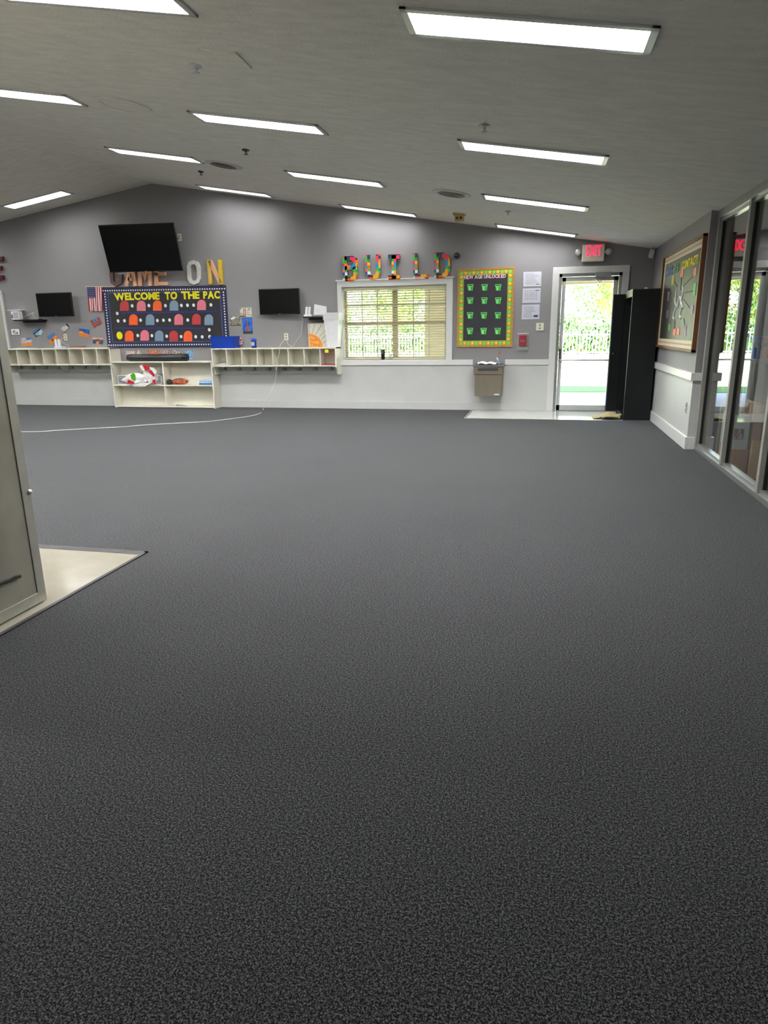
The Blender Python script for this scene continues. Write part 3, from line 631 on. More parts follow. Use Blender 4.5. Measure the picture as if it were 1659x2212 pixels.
SKY = M('print_sky_blue', (60,120,190), .5); DKB = M('print_dark', (40,34,34), .5); ORG = M('print_orange', (226,130,50), .5); GRN = M('print_green', (70,90,50), .5)
BRK = M('print_brick_red', (170,80,60), .5); WH = WDOT; PNK = M('print_pink', (216,150,150), .5); LB = M('print_pale_blue', (150,190,210), .5)
photo([(140,1593),(272,1590),(282,1684),(155,1686)], cA, 'line_drawing', 'white line drawing with black edge below the left floating shelf', [(225,225,228),(235,235,238)], [(DKB, [(.2,.55),(.35,.3),(.5,.3),(.4,.5),(.75,.55),(.75,.8),(.45,.82)]), (WH, [(.3,.56),(.4,.4),(.42,.5),(.68,.6),(.68,.72),(.45,.74)])], frame=DKB)
photo([(445,1640),(545,1575),(605,1655),(490,1718)], cA, 'postcard', 'tilted teal river postcard below the left small television', [(60,110,130),(120,160,180),(190,210,215),(220,225,225)], [(SKY, [(0,0),(1,0),(1,.25),(0,.2)]), (DKB, [(0,.3),(1,.2),(1,.35),(0,.5)]), (GRN, [(0,.85),(.5,.9),(.5,1),(0,1)])])
photo([(645,1705),(745,1645),(808,1735),(695,1810)], cA, 'postcard', 'tilted postcard of orange rock arch under blue sky', [(226,140,60),(216,120,40),(236,160,80)], [(SKY, [(0,0),(1,0),(1,.35),(.5,.5),(0,.45)]), (DKB, [(.3,.7),(.4,.55),(.5,.7),(.45,.85)])])
photo([(825,1600),(925,1522),(970,1580),(880,1660)], cA, 'postcard', 'tilted pale grey postcard directly above the wall outlet', [(150,145,150),(190,188,192),(210,208,212)], [(GRN, [(0,.85),(1,.85),(1,1),(0,1)]), (DKB, [(.78,.0),(1,0),(1,.8),(.85,.8)])])
photo([(1085,1590),(1232,1608),(1230,1720),(1092,1695)], cA, 'postcard', 'postcard of red domes under deep blue sky', [(20,80,150),(30,100,180)], [(ORG, [(0,.35),(.3,.3),(.5,.5),(1,.6),(1,1),(0,1)]), (BRK, [(0,.6),(1,.8),(1,.9),(0,.75)]), (WH, [(.1,.5),(.4,.55),(.4,.6),(.1,.56)])])
photo([(1240,1490),(1365,1425),(1412,1525),(1298,1582)], cA, 'postcard', 'tilted city street postcard under the flag', [(70,40,36),(130,70,50),(190,80,60),(60,80,120)], [(SKY, [(.3,.0),(.75,0),(.7,.5),(.35,.5)]), (WH, [(.45,.1),(.55,.1),(.55,.55),(.45,.55)])], sc=30)
photo([(290,1725),(430,1718),(440,1828),(300,1830)], cA, 'postcard', 'postcard of white town and orange hills above the left cubby', [(120,140,170),(170,180,190),(200,150,110),(220,220,225)], [(ORG, [(0,.75),(1,.6),(1,1),(0,1)]), (SKY, [(.5,0),(1,0),(1,.2),(.5,.3)])], sc=30)
photo([(1275,1715),(1425,1725),(1422,1812),(1282,1800)], cA, 'postcard', 'sunset mountain postcard beside the lower left board corner', [(60,70,90),(90,100,100)], [(PNK, [(0,0),(1,0),(1,.3),(.5,.2),(0,.4)]), (ORG, [(.3,.7),(.5,.5),(.6,.7),(.6,1),(.3,1)])])
photo([(290,428),(408,432),(415,537),(297,540)], cE, 'postcard', 'brown aerial city postcard beside the right board edge', [(120,110,90),(70,50,50),(180,170,160),(90,100,60)], [(WH, [(.1,.2),(.5,.05),(.6,.15),(.15,.4)]), (GRN, [(0,.9),(1,.85),(1,1),(0,1)])], sc=40)
photo([(403,335),(533,332),(541,438),(410,437)], cE, 'postcard', 'postcard of a red suspension bridge tower', [(190,190,180),(210,205,190),(130,150,130)], [(BRK, [(.30,.1),(.36,.1),(.36,1),(.30,1)]), (BRK, [(.44,.1),(.50,.1),(.50,1),(.44,1)]), (BRK, [(.3,.3),(.5,.3),(.5,.35),(.3,.35)]), (BRK, [(0,.62),(1,.78),(1,.82),(0,.67)]), (GRN, [(0,.85),(.5,.9),(.5,1),(0,1)])])
photo([(427,450),(541,443),(550,630),(443,631)], cE, 'postcard', 'tall blue postcard of an iron lattice tower', [(24,80,170),(40,110,200)], [(BRK, [(.47,.1),(.53,.1),(.56,.5),(.44,.5)]), (BRK, [(.44,.5),(.56,.5),(.75,.85),(.62,.85),(.5,.68),(.38,.85),(.25,.85)]), (DKB, [(0,.84),(1,.84),(1,.93),(0,.93)]), (GRN, [(0,.93),(1,.93),(1,1),(0,1)])])
for i, (u0, u1, v0, v1, lb, cols) in enumerate([(308,420,168,235,'pale pink card behind the left end of the black tube',[(220,200,200),(180,150,150),(235,230,228)]),(440,530,152,230,'tilted cream and black card behind the black tube',[(60,60,60),(200,190,150),(230,225,200)]),
        (588,738,160,232,'red and yellow group picture behind the black tube',[(130,40,50),(200,70,60),(230,180,120),(60,50,70)]),(745,868,160,232,'dark and pink group picture behind the black tube',[(70,50,60),(170,120,120),(220,190,190),(50,40,50)]),
        (895,1035,150,240,'brown picture of white figures behind the black tube',[(70,55,40),(100,80,50),(225,220,215),(60,50,40)]),(1060,1162,160,275,'pale blue figure card at the right end of the black tube',[(150,190,220),(60,120,190),(205,220,228)])]):
    tl = ((u0+10, v0+30), (u1-60, v0)) if i == 1 else ((u0, v0), (u1, v0+(40 if i == 4 else 0)))
    photo([tl[0], tl[1] if i != 1 else (u1-60, v0), (u1, v1), (u0, v1+30)], cD, 'picture_card', lb, cols, sc=45, group='pictures taped above the bookcase')

# ---------------------------------------------------------------- outlets and cords
for u, v, cr_, lb in ((1015,258,cB,'wall outlet at the right edge of the large television'), (905,1712,cA,'ivory wall outlet above the left cubby'), (925,660,cE,'ivory wall outlet above the right cubby')):
    outlet(bw(cr_(u, v)), .075, .118, lb)
c = bw(cB(1010,258))
solo(MB().tube([c+Vector((0,-.015,.0)), c+Vector((-.02,-.06,-.05)), c+Vector((-.10,-.10,-.12)), c+Vector((-.25,-.18,-.1))], .006, 6), 'power_cord', 'short black cord from the outlet to the large television', 'cord', BLACK)
r = outlet(bw(cG(1316,930)), .12, .118, 'double ivory light switch plate beside the exit door', name='light_switch')
def smooth(pts, n=6):
    out = []; P_ = [pts[0]]+pts+[pts[-1]]
    for i in range(1, len(P_)-2):
        for k in range(n):
            t = k/n; a, b, c_, d_ = P_[i-1], P_[i], P_[i+1], P_[i+2]
            out.append(.5*((2*b)+(c_-a)*t+(2*a-5*b+4*c_-d_)*t*t+(3*b-a-3*c_+d_)*t**3))
    return out+[pts[-1]]
pts = [bw(cE(u,v),y) for u, v, y in ((1105,445,-.05),(1112,470,-.03),(1100,560,-.02),(1088,640,-.02),(1045,700,-.02),(1015,755,-.02),(985,770,-.02),(945,745,-.02),(932,690,-.02))]
solo(MB().tube(smooth(pts), .004, 6), 'power_cord', 'white cord from the right floating shelf down to the outlet', 'cord', CORD)
pts = [bw(cE(u,v),y) for u, v, y in ((918,670,-.03),(895,700,-.06),(866,745,-.10),(852,778,-.335),(848,820,-.345),(836,880,-.345),(820,985,-.34),(808,1080,-.33),(800,1150,-.32),(770,1230,-.34),(730,1340,-.38))]
pts += [fl(cE(u,v), .006) for u, v in ((668,1470),(620,1522),(480,1555),(300,1580),(150,1598),(0,1612))] + [fl(cD(u,v), .006) for u, v in ((600,1110),(300,1135),(0,1152))] + [fl(cC(u,v), .006) for u, v in ((1400,1303),(900,1330),(330,1357))]
pts.append(pts[-1]+Vector((-1.5, .1, 0)))
solo(MB().tube(smooth(pts, 4), .0045, 6), 'extension_cord', 'long white cord from the outlet across the carpet to the left', 'cord', CORD)

# ---------------------------------------------------------------- floating shelves with devices
def floating(p0, p1, label, mat=BLACK):
    a, b = bw(p0, -.24), bw(p1, -.24); z = (a.z+b.z)/2
    r = thing('floating_shelf', label, 'shelf', ((a.x+b.x)/2, 0, z-.02)); mesh(MB().box(a.x, b.x, -.24, 0, z-.022, z), 'board', mat, r, bevel=.002)
    mesh(MB().box(a.x+.03, b.x-.03, -.03, 0, z-.05, z-.022), 'cleat', mat, r); return z, a.x, b.x
z1, xa, xb = floating(cE(1112,434), cE(1372,432), 'black floating shelf left of the stacked white bins')
r = thing('charging_dock', 'white twin charging dock on the right floating shelf', 'charger', bw(cE(1172,432), -.17))
a, b = bw(cE(1128,415), -.18), bw(cE(1215,415), -.18); b0 = Vector((a.x, 0, z1))
mesh(MB().box(a.x, b.x, -.23, -.12, z1, z1+.035), 'base', WHITEP, r, bevel=.006)
for u in (1152, 1184): c = bw(cE(u,400), -.18); h = bw(cE(u,326), -.18).z; mesh(MB().prism([(c.x-.022,-.20,z1+.03),(c.x+.018,-.20,z1+.03),(c.x+.028,-.20,h),(c.x-.006,-.20,h)], (0,.04,0)), 'handset', WHITEP, r, bevel=.006)
a, b = bw(cE(1232,430), -.2), bw(cE(1372,430), -.2); h0, h1 = bw(cE(1240,296), -.2).z, bw(cE(1372,322), -.2).z
r = thing('game_console', 'white slant-topped box standing on the right floating shelf', 'console', ((a.x+b.x)/2, -.15, z1))
mesh(MB().prism([(a.x,-.21,z1+.025),(b.x,-.21,z1+.025),(b.x,-.21,h1),(a.x+.02,-.21,h0)], (0,.05,0)), 'housing', WHITEP, r, bevel=.005)
mesh(MB().box(a.x-.01, b.x, -.22, -.14, z1, z1+.025), 'stand', M('grey_plastic', (140,146,156), .4), r)
z2, xa, xb = floating(cL(158,727), cL(460,715), 'black floating shelf with white device at the far left')
a, b = bw(cL(150,720), -.2), bw(cL(242,720), -.2); h = bw(cL(190,620), -.2).z
r = thing('console_box', 'white upright device box on the left floating shelf', 'console', ((a.x+b.x)/2, -.15, z2))
mesh(MB().box(a.x, b.x, -.22, -.12, z2, h), 'housing', WHITEP, r, bevel=.004); mesh(MB().box(a.x+.05, b.x-.02, -.224, -.22, z2+.03, h-.02), 'front_panel', M('pale_violet_plastic', (176,174,190), .4), r)
mesh(MB().box(a.x+.012, a.x+.03, -.224, -.22, z2+.03, h-.06), 'slot', BLACK, r)
a, b = bw(cL(355,715), -.2), bw(cL(458,715), -.2); solo(MB().box(a.x, b.x, -.2, -.08, z2, z2+.03), 'adapter_box', 'small grey adapter lying on the left floating shelf', 'adapter', M('grey_adapter', (150,146,136), .5), bevel=.004)
pts = [bw(cL(u,v), -.15) for u, v in ((260,712),(300,680),(360,655),(400,635),(390,670),(420,700))]; pts[0].z = pts[-1].z = z2+.012
solo(MB().tube(smooth(pts), .004, 6), 'device_cable', 'tangled white cable on the left floating shelf', 'cable', CORD)
a, b = bw(cL(95,610), -.1), bw(cL(255,607), -.1); solo(MB().box(a.x, b.x, -.12, 0, a.z-.008, a.z+.006), 'floating_shelf', 'thin white wall ledge above the left floating shelf', 'shelf', WHITEP)

# ---------------------------------------------------------------- things on top of the cubbies
zt = RZt
a, b = bw(cE(92,785), -.25), bw(cE(362,785), -.25); h = bw(cE(92,662), -.25).z
r = thing('storage_bin', 'blue plastic storage bin on the left end of the right cubby', 'storage bin', ((a.x+b.x)/2, -.2, zt))
t = .02; mb = MB().box(a.x+.015, b.x-.015, -.29, -.09, zt, zt+.01)
for q in ([(a.x,-.30,h),(b.x,-.30,h),(b.x-.015,-.29,zt),(a.x+.015,-.29,zt)], [(a.x,-.08,h),(b.x,-.08,h),(b.x-.015,-.09,zt),(a.x+.015,-.09,zt)]): mb.prism(q, (0,.006,0))
mb.prism([(a.x,-.30,h),(a.x,-.08,h),(a.x+.015,-.09,zt),(a.x+.015,-.29,zt)], (.006,0,0)).prism([(b.x,-.30,h),(b.x,-.08,h),(b.x-.015,-.09,zt),(b.x-.015,-.29,zt)], (-.006,0,0))
mesh(mb, 'tub', BLUE, r); mesh(MB().box(a.x-.008, b.x+.008, -.308, -.298, h-.008, h+.006).box(a.x-.008, b.x+.008, -.082, -.072, h-.008, h+.006).box(a.x-.008, a.x+.004, -.3, -.08, h-.008, h+.006).box(b.x-.004, b.x+.008, -.3, -.08, h-.008, h+.006), 'rim', BLUE, r)
photo([(365,672),(428,668),(436,742),(372,752)], cE, 'picture_card', 'blue and red picture card leaning beside the blue bin', [(30,80,160),(220,220,225),(200,80,70),(40,60,120)], y=-.06, sc=30)
c = bw(cE(565,780), -.2); h = bw(cE(565,675), -.2).z-zt; w = .06
r = thing('drink_bottle', 'small blue bottle standing on the right cubby', 'bottle', (c.x, -.2, zt))
mesh(MB().lathe((c.x,-.2,zt), [(.045,0),(.047,.01),(.043,h*.35),(.047,h*.65),(.03,h*.75)], 20), 'body', M('dark_blue_plastic', (20,44,110), .3), r, smooth=True)
mesh(MB().lathe((c.x,-.2,zt), [(.044,h*.68),(.05,h*.8),(.035,h*.97),(.001,h)], 20).box(c.x, c.x+.06, -.21, -.19, zt+h*.82, zt+h*.88), 'cap', M('bright_blue_plastic', (20,80,200), .3), r, smooth=True)
mesh(MB().box(c.x-.03, c.x+.03, -.25, -.244, zt+.04, zt+h*.6), 'label_patch', M('pale_label', (170,190,210), .5), r)
# sun poster
q = qd(cE, (1165,516), (1375,503), (1380,779), (1178,781), -.10)
q[3].z = q[2].z = zt
r = thing('sun_poster', 'orange sun poster board leaning on the wall behind the white bins', 'poster', (q[3].x, -.1, zt))
mesh(MB().prism(q, (0, .006, 0)), 'board', M('poster_cream', (214,212,196), .6, var=.12, scale=40), r)
f = bilin([v+Vector((0,-.0012,0)) for v in q]); mb = MB()
def fan(r0, r1, n=16): 
    o = []
    for k in range(n+1): th = math.pi/2*k/n*1.0; o.append(f(min(.75*r1*math.sin(th)+.02, .98), 1-.58*r1*math.cos(th)))
    return [f(.02,1)] + o
mb.prism(fan(0, 1), (0,-.001,0), 0); mb.add([v+Vector((0,-.0015,0)) for v in fan(0,.80)], [tuple(range(18))], 1)
mesh(mb, 'sun', [M('orange_paint', (232,140,50), .6), M('amber_paint', (240,168,70), .6)], r)
mb = MB()
for th in (.05, .25, .5, .8, 1.05, 1.3):
    s0, c0 = math.sin(th), math.cos(th); a = f(.8*s0+.02, 1-.62*c0); e = f(min(.98, 1.5*s0+.02), max(.02, 1-1.05*c0)); mb.tube([a, e], .003, 4)
mesh(mb, 'ray_lines', DKGREY, r)
mesh(joinmb(word('Good', [f(.10,.62)+Vector((0,-.003,0)), f(.45,.62)+Vector((0,-.003,0)), f(.45,.74)+Vector((0,-.003,0)), f(.10,.74)+Vector((0,-.003,0))], Vector((0,-.001,0)), 0)+word('Thing', [f(.08,.80)+Vector((0,-.003,0)), f(.62,.80)+Vector((0,-.003,0)), f(.62,.97)+Vector((0,-.003,0)), f(.08,.97)+Vector((0,-.003,0))], Vector((0,-.001,0)), 0)), 'lettering', BRK, r)
# nested white bins
a, b = bw(cE(1378,783), -.30), bw(cE(1492,783), -.30); ta, tb = bw(cE(1336,395), -.33), bw(cE(1500,390), -.33); zz0 = zt; H = ta.z-zt
def bin_mesh(z0):
    o = MB(); d0, d1 = .20, .26; X0, X1, T0, T1 = a.x, b.x, ta.x, tb.x; yc_ = -.17
    v = [(X0,yc_-d0/2,z0),(X1,yc_-d0/2,z0),(X1,yc_+d0/2,z0),(X0,yc_+d0/2,z0),(T0,yc_-d1/2,z0+HB),(T1,yc_-d1/2,z0+HB),(T1,yc_+d1/2,z0+HB),(T0,yc_+d1/2,z0+HB)]
    o.add(v, [(3,2,1,0),(0,1,5,4),(1,2,6,5),(2,3,7,6),(3,0,4,7)]); return o, (T0,T1,yc_-d1/2,yc_+d1/2,z0+HB)
HB = H-.10
for k in range(5):
    o, (T0,T1,Y0,Y1,Z) = bin_mesh(zt+.004+k*.025)
    r = thing('waste_bin', ['white plastic waste bin, lowest of the nested stack by the window','white plastic waste bin, second from the bottom of the nested stack','white plastic waste bin, middle of the nested stack by the window','white plastic waste bin, second from the top of the nested stack','white plastic waste bin, topmost of the nested stack by the window'][k], 'waste bin', ((T0+T1)/2, -.17, zt+.004+k*.025), 'nested white waste bins')
    mesh(o, 'body', WHITEP, r)
    mesh(MB().box(T0-.012,T1+.012,Y0-.012,Y0+.002,Z-.014,Z+.002).box(T0-.012,T1+.012,Y1-.002,Y1+.012,Z-.014,Z+.002).box(T0-.012,T0+.002,Y0,Y1,Z-.014,Z+.002).box(T1-.002,T1+.012,Y0,Y1,Z-.014,Z+.002), 'rim', WHITEP, r)
# left cubby tops
zt = LZt
c = bw(cA(808,1850), -.22); r = thing('charging_dock', 'white twin charging dock on the left cubby', 'charger', (c.x, -.22, zt))
a, b = bw(cA(757,1850), -.26), bw(cA(862,1850), -.26); mesh(MB().box(a.x, b.x, -.28, -.16, zt, zt+.035), 'base', M('lilac_white_plastic', (206,204,232), .4), r, bevel=.005)
for u in (779, 822): c = bw(cA(u,1800), -.22); h = bw(cA(u,1742), -.22).z; mesh(MB().box(c.x-.024, c.x+.02, -.24, -.20, zt+.03, h), 'handset', WHITEP, r, bevel=.006)
a, b = bw(cA(940,1850), -.27), bw(cA(1142,1850), -.27); h = bw(cA(1040,1828), -.25).z
r = thing('cloth_pouch', 'flat striped brown pouch lying on the left cubby', 'pouch', ((a.x+b.x)/2, -.2, zt))
R = Matrix.Identity(3); mb = MB(); n = 16; W_ = b.x-a.x
for lay, (z0, z1_) in enumerate(((0,.018),(.018,.036))):
    ring = lambda k, z: [( (a.x+b.x)/2 + W_/2*k*math.copysign(abs(math.cos(t_))**.6, math.cos(t_)), -.2+.09*k*math.copysign(abs(math.sin(t_))**.6, math.sin(t_)), zt+z) for t_ in [2*math.pi*j/24 for j in range(24)]]
    vs_ = ring(.93, z0)+ring(1, (z0+z1_)/2)+ring(.93, z1_); fs = [(i*24+j, i*24+(j+1) % 24, (i+1)*24+(j+1) % 24, (i+1)*24+j) for i in range(2) for j in range(24)]+[tuple(range(23,-1,-1)), tuple(range(48,72))]
    mesh(MB().add(vs_, fs), 'flap' if lay else 'pocket', M('brown_cloth_a', (120,84,70), .8) if lay else M('brown_cloth_b', (190,160,136), .8), r, smooth=True)
a, b = bw(cA(170,1852), -.26), bw(cA(420,1850), -.26); solo(MB().box(a.x, b.x, -.28, -.06, zt, zt+.008), 'paper_sheet', 'white paper lying on the far left of the left cubby', 'paper', PAPER)
# cord from the left outlet
c = bw(cA(900,1740)); solo(MB().tube(smooth([c+Vector((0,-.01,.03)), c+Vector((-.07,-.03,0)), c+Vector((-.05,-.03,-.06)), c+Vector((.05,-.05,-.10)), Vector((c.x+.13,-.1,zt+.05)), Vector((c.x+.16,-.15,zt+.008))]), .004, 6), 'power_cord', 'short white cord from the left outlet down to the left cubby', 'cord', CORD)
# in the right cubby
cw = (RXb-RXa)/8; zi = RZb+.010
solo(MB().prism([(RXa+.04,YC-.01,zi),(RXa+cw-.02,YC-.0,zi),(RXa+cw-.03,-.06,zi+.01),(RXa+.12,-.06,zi+.045),(RXa+.06,-.12,zi+.02)], (0,0,.004)), 'loose_papers', 'white papers in the first compartment of the right cubby', 'paper', PAPER)
solo(MB().box(RXb-2*cw+.02, RXb-cw-.02, YC+.005, -.05, zi, zi+.012), 'document_folder', 'pale grey folder in the seventh compartment of the right cubby', 'folder', M('grey_card', (176,174,164), .6))
solo(MB().box(RXb-cw+.015, RXb-.035, YC+.005, -.05, zi, zi+.010), 'document_folder', 'red folder in the last compartment of the right cubby', 'folder', M('dull_red_card', (170,60,60), .6))
a = bw(cE(1355,805), YC-.008); b = bw(cE(1398,840), YC-.008)
solo(MB().box(a.x, b.x, YC-.010, YC-.008, b.z, a.z), 'sticky_note', 'yellow sticky note hanging over the last cubby compartment', 'note', M('yellow_note', (214,218,40), .6))
# ---------------------------------------------------------------- bookcase contents
a, b = bw(cD(345,300), -.22), bw(cD(1085,300), -.22); rad = (bw(cD(700,212), -.22).z-bw(cD(700,305), -.22).z)/2
r = thing('carrying_tube', 'long black rolled tube lying on top of the bookcase', 'tube', ((a.x+b.x)/2, -.2, BT)); RY = Matrix.Rotation(math.pi/2, 3, 'Y')
yc_ = -.20
mb = MB().lathe((a.x-.01, yc_, BT+rad), [(rad*.55,-.03),(rad*.85,-.015),(rad,.03),(rad,(b.x-a.x)-.06)], 28, RY); mesh(mb, 'barrel', M('black_nylon', (42,43,46), .38, var=.15, scale=6, bump=.1, bscale=8), r, smooth=True)
mesh(MB().lathe((a.x-.01, yc_, BT+rad), [(rad*.98,(b.x-a.x)-.07),(rad*1.04,(b.x-a.x)-.065),(rad*1.04,(b.x-a.x)+.01),(rad*.9,(b.x-a.x)+.03),(rad*.4,(b.x-a.x)+.032)], 28, RY), 'end_cap', BLACK, r, smooth=True)
# storage drawers
a, b = bw(cD(208,590), -.25), bw(cD(768,590), -.25); h = bw(cD(700,478), -.25).z
r = thing('plastic_organizer', 'clear grey three-drawer plastic organizer behind the white shopping bag', 'storage drawers', ((a.x+b.x)/2, -.15, ST)); hh = h-ST
mesh(MB().box(a.x, b.x, -.25, -.06, h-.015, h).box(a.x, b.x, -.25, -.06, ST, ST+.012).box(a.x, a.x+.012, -.25, -.06, ST, h).box(b.x-.012, b.x, -.25, -.06, ST, h).box(a.x, b.x, -.07, -.06, ST, h), 'frame', WHITEP, r)
for k in range(3):
    z0 = ST+.014+k*(hh-.03)/3; dr = mesh(MB().box(a.x+.014, b.x-.014, -.252, -.08, z0, z0+(hh-.03)/3-.008), 'drawer', M('smoky_plastic', (150,150,156), .25), r)
    mesh(MB().box((a.x+b.x)/2-.06, (a.x+b.x)/2+.06, -.262, -.252, z0+.03, z0+.042), 'handle', WHITEP, dr)
c = bw(cD(695,465), -.2); solo(MB().lathe((c.x,-.2,h), [(.022,0),(.022,.06),(.012,.07),(.012,.09),(.001,.092)], 14), 'glue_bottle', 'small blue bottle on top of the plastic drawers', 'bottle', BLUE, smooth=True)
# shopping bag: crumpled blob
def blob(c, sx_, sy_, sz_, seed, amp=.18, n=18, m=12, fl0=None):
    rnd = random.Random(seed); ph = [rnd.uniform(0, 6) for _ in range(6)]; vs_ = []; mb = MB()
    for i in range(m+1):
        for j in range(n):
            th = math.pi*i/m; p_ = 2*math.pi*j/n
            k = 1+amp*(math.sin(3*p_+ph[0]+2*th)+.7*math.sin(5*p_+ph[1]-3*th)+.5*math.sin(7*th+ph[2]+2*p_)+.4*math.sin(9*p_+ph[3]+5*th))
            v = Vector((math.sin(th)*math.cos(p_)*sx_*k, math.sin(th)*math.sin(p_)*sy_*k, math.cos(th)*sz_*(1+amp*.6*math.sin(4*p_+ph[4]))))
            v += Vector(c)
            if fl0 is not None: v.z = max(v.z, fl0)
            vs_.append(v)
    fs = [(i*n+j, (i+1)*n+j, (i+1)*n+(j+1) % n, i*n+(j+1) % n) for i in range(m) for j in range(n)]
    return mb.add(vs_, fs)
BAG = M('white_bag_plastic', (228,226,226), .35, var=.06, scale=20, bump=.6, bscale=14)
c = bw(cD(440,530), -.30); r = thing('shopping_bag', 'crumpled white plastic shopping bag with red and green print in the bookcase', 'bag', (c.x, -.28, ST))
zb_ = ST+.002
mb = blob((c.x-.02,-.27,zb_+.085), .24, .07, .12, 3, .14, 28, 18, zb_); c2 = bw(cD(590,440), -.3); b2_ = blob((c2.x+.03,-.25,zb_+.14), .14, .07, .14, 8, .14, 24, 14, zb_)
mb.add(b2_.v, b2_.f); mesh(mb, 'crumpled_body', BAG, r)
RED = M('red_print', (196,30,50), .4); LG = M('green_print', (80,170,30), .4)
def flat(pts, cr_, y, mat, name, par, dep=.004): mesh(MB().prism([bw(cr_(*p), y) for p in pts], (0, dep, 0)), name, mat, par)
flat([(512,338),(605,365),(592,400),(552,412)], cD, -.345, RED, 'red_triangle', r, .03); flat([(588,418),(625,415),(665,470),(660,495),(610,450)], cD, -.345, RED, 'red_stripe', r, .03)
flat([(362,478),(400,448),(415,470),(422,548),(380,530)], cD, -.36, LG, 'green_spot', r, .03); flat([(335,535),(412,565),(400,588),(352,575),(322,590)], cD, -.36, RED, 'red_print_patch', r, .03)
flat([(645,540),(672,530),(680,592),(662,592)], cD, -.34, RED, 'red_edge', r, .03)
flat([(478,365),(520,335),(560,412),(530,420)], cD, -.34, BAG, 'bag_handle', r, .02); flat([(600,370),(660,385),(700,430),(680,470),(640,420)], cD, -.335, BAG, 'bag_handle', r, .02)
flat([(380,590),(560,575),(640,570),(555,622),(400,622)], cD, -.335, BAG, 'draped_hem', r, .02)
c = bw(cD(970,560), -.28)
r = thing('plaid_pouch', 'red and green plaid pouch on the right bookcase shelf', 'pouch', (c.x, -.2, ST)); TART = ramp_mat('plaid_fabric', [(200,60,50),(120,110,60),(210,80,60),(60,80,50),(220,120,80)], 1, 'cell', .7, (60, 3, 70))
mesh(blob((c.x,-.2,ST+.055), .165, .07, .06, 5, .05, 24, 12, ST), 'body', TART, r, smooth=True); mesh(MB().tube([(c.x-.13,-.24,ST+.07),(c.x-.02,-.25,ST+.10),(c.x+.14,-.24,ST+.06)], .005, 6), 'zipper', DKGREY, r)
c = bw(cD(838,570), -.28); solo(blob((c.x,-.2,ST+.045), .055, .08, .05, 9, .06, 20, 10, ST), 'dark_cap', 'dark olive cloth cap beside the plaid pouch', 'cap', M('dark_olive_cloth', (62,58,46), .8), smooth=True)
c = bw(cD(1325,575), -.28); r = thing('folded_cloth', 'folded pale blue cloth at the right end of the bookcase shelf', 'cloth', (c.x, -.2, ST))
a, b = bw(cD(1238,570), -.27), bw(cD(1412,570), -.27)
for k in range(3): mesh(MB().box(a.x+.004*k, b.x-.003*k, -.27, -.08, ST+.028*k, ST+.028*k+.026), 'fold', M('pale_blue_cloth', (176,204,232), .8, var=.15, scale=30) if k else M('mid_blue_cloth', (70,120,180), .8), r, bevel=.009)
c = bw(cD(985,868), -.20); solo(MB().tube([(c.x-.05,-.2,.046),(c.x+.03,-.2,.046),(c.x+.16,-.21,.040)], .008, 6, r2=.003), 'broken_stick', 'small dark stick lying in the lower right bookcase bay', 'stick', DKGREY)

# ================================================================ things right of the window
c = bw(cF(1485,167), -.06); r = thing('dome_camera', 'small black ball camera on the wall right of the letter D', 'camera', (c.x, 0, c.z))
RXm = Matrix.Rotation(math.pi/2, 3, 'X')
mesh(MB().lathe((c.x,0,c.z), [(.045,0),(.045,.02),(.02,.03)], 20, RXm), 'mount', DKGREY, r, smooth=True)
mesh(MB().lathe((c.x,-.07,c.z), [(.046*math.sin(math.pi*i/12)+.0001, -.046*math.cos(math.pi*i/12)) for i in range(13)], 24, RXm), 'ball', BLACK, r, smooth=True)
mesh(MB().lathe((c.x,-.11,c.z+.005), [(.018,0),(.018,.008),(.001,.008)], 16, RXm), 'lens', M('lens_glass', (60,60,64), .1), r)
# sill objects
c = bw(cF(657,1335), -.02); h = bw(cF(657,1222), -.02).z-WB; r = thing('drink_tumbler', 'black tumbler standing on the window sill', 'tumbler', (c.x, .0, WB+.006))
mesh(MB().lathe((c.x,.005,WB+.006), [(.028,0),(.034,h*.4),(.038,h*.85),(.034,h*.87)], 20), 'body', BLACK, r, smooth=True); mesh(MB().lathe((c.x,.005,WB+.006), [(.036,h*.86),(.036,h*.97),(.03,h)], 20), 'lid', DKGREY, r, smooth=True)
c = bw(cF(742,1320), -.02); r = thing('plastic_cup', 'small clear cup standing beside the black tumbler on the sill', 'cup', (c.x, .0, WB+.006)); CUP = M('frosted_plastic', (225,226,222), .2, alpha=.6)
mesh(MB().lathe((c.x,.005,WB+.006), [(.026,0),(.036,.085),(.034,.085),(.024,.004),(.001,.004)], 20), 'body', CUP, r, smooth=True); mesh(MB().lathe((c.x,.005,WB+.006), [(.039,.083),(.039,.092),(.03,.10),(.001,.102)], 20), 'lid', WHITEP, r, smooth=True)
# NEW AGE UNLOCKED board
q = qd(cG, (185,142), (970,106), (936,1208), (170,1212), 0); f = bilin(q)
r = thing('bulletin_board', 'tall oak-framed black bulletin board titled NEW AGE UNLOCKED with star border', 'bulletin board', ((q[2].x+q[3].x)/2, 0, q[3].z)); y_ = Vector((0, -.018, 0))
mb = MB()
for a_, b_, c_, e_ in ((0,0,1,.02),(0,.98,1,1),(0,.02,.028,.98),(.972,.02,1,.98)): mb.prism([f(a_,b_), f(c_,b_), f(c_,e_), f(a_,e_)], (0,-.025,0))
mesh(mb, 'oak_frame', OAK, r)
mesh(MB().prism([f(.028,.02), f(.972,.02), f(.972,.98), f(.028,.98)], y_), 'backing', M('black_board_paper', (50,50,56), .7, var=.1, scale=4, bump=.3, bscale=5), r)
g = lambda s, t: f(s, t)+y_; D = Vector((0, -.002, 0))
mb = MB(); bs, bt = .115, .085
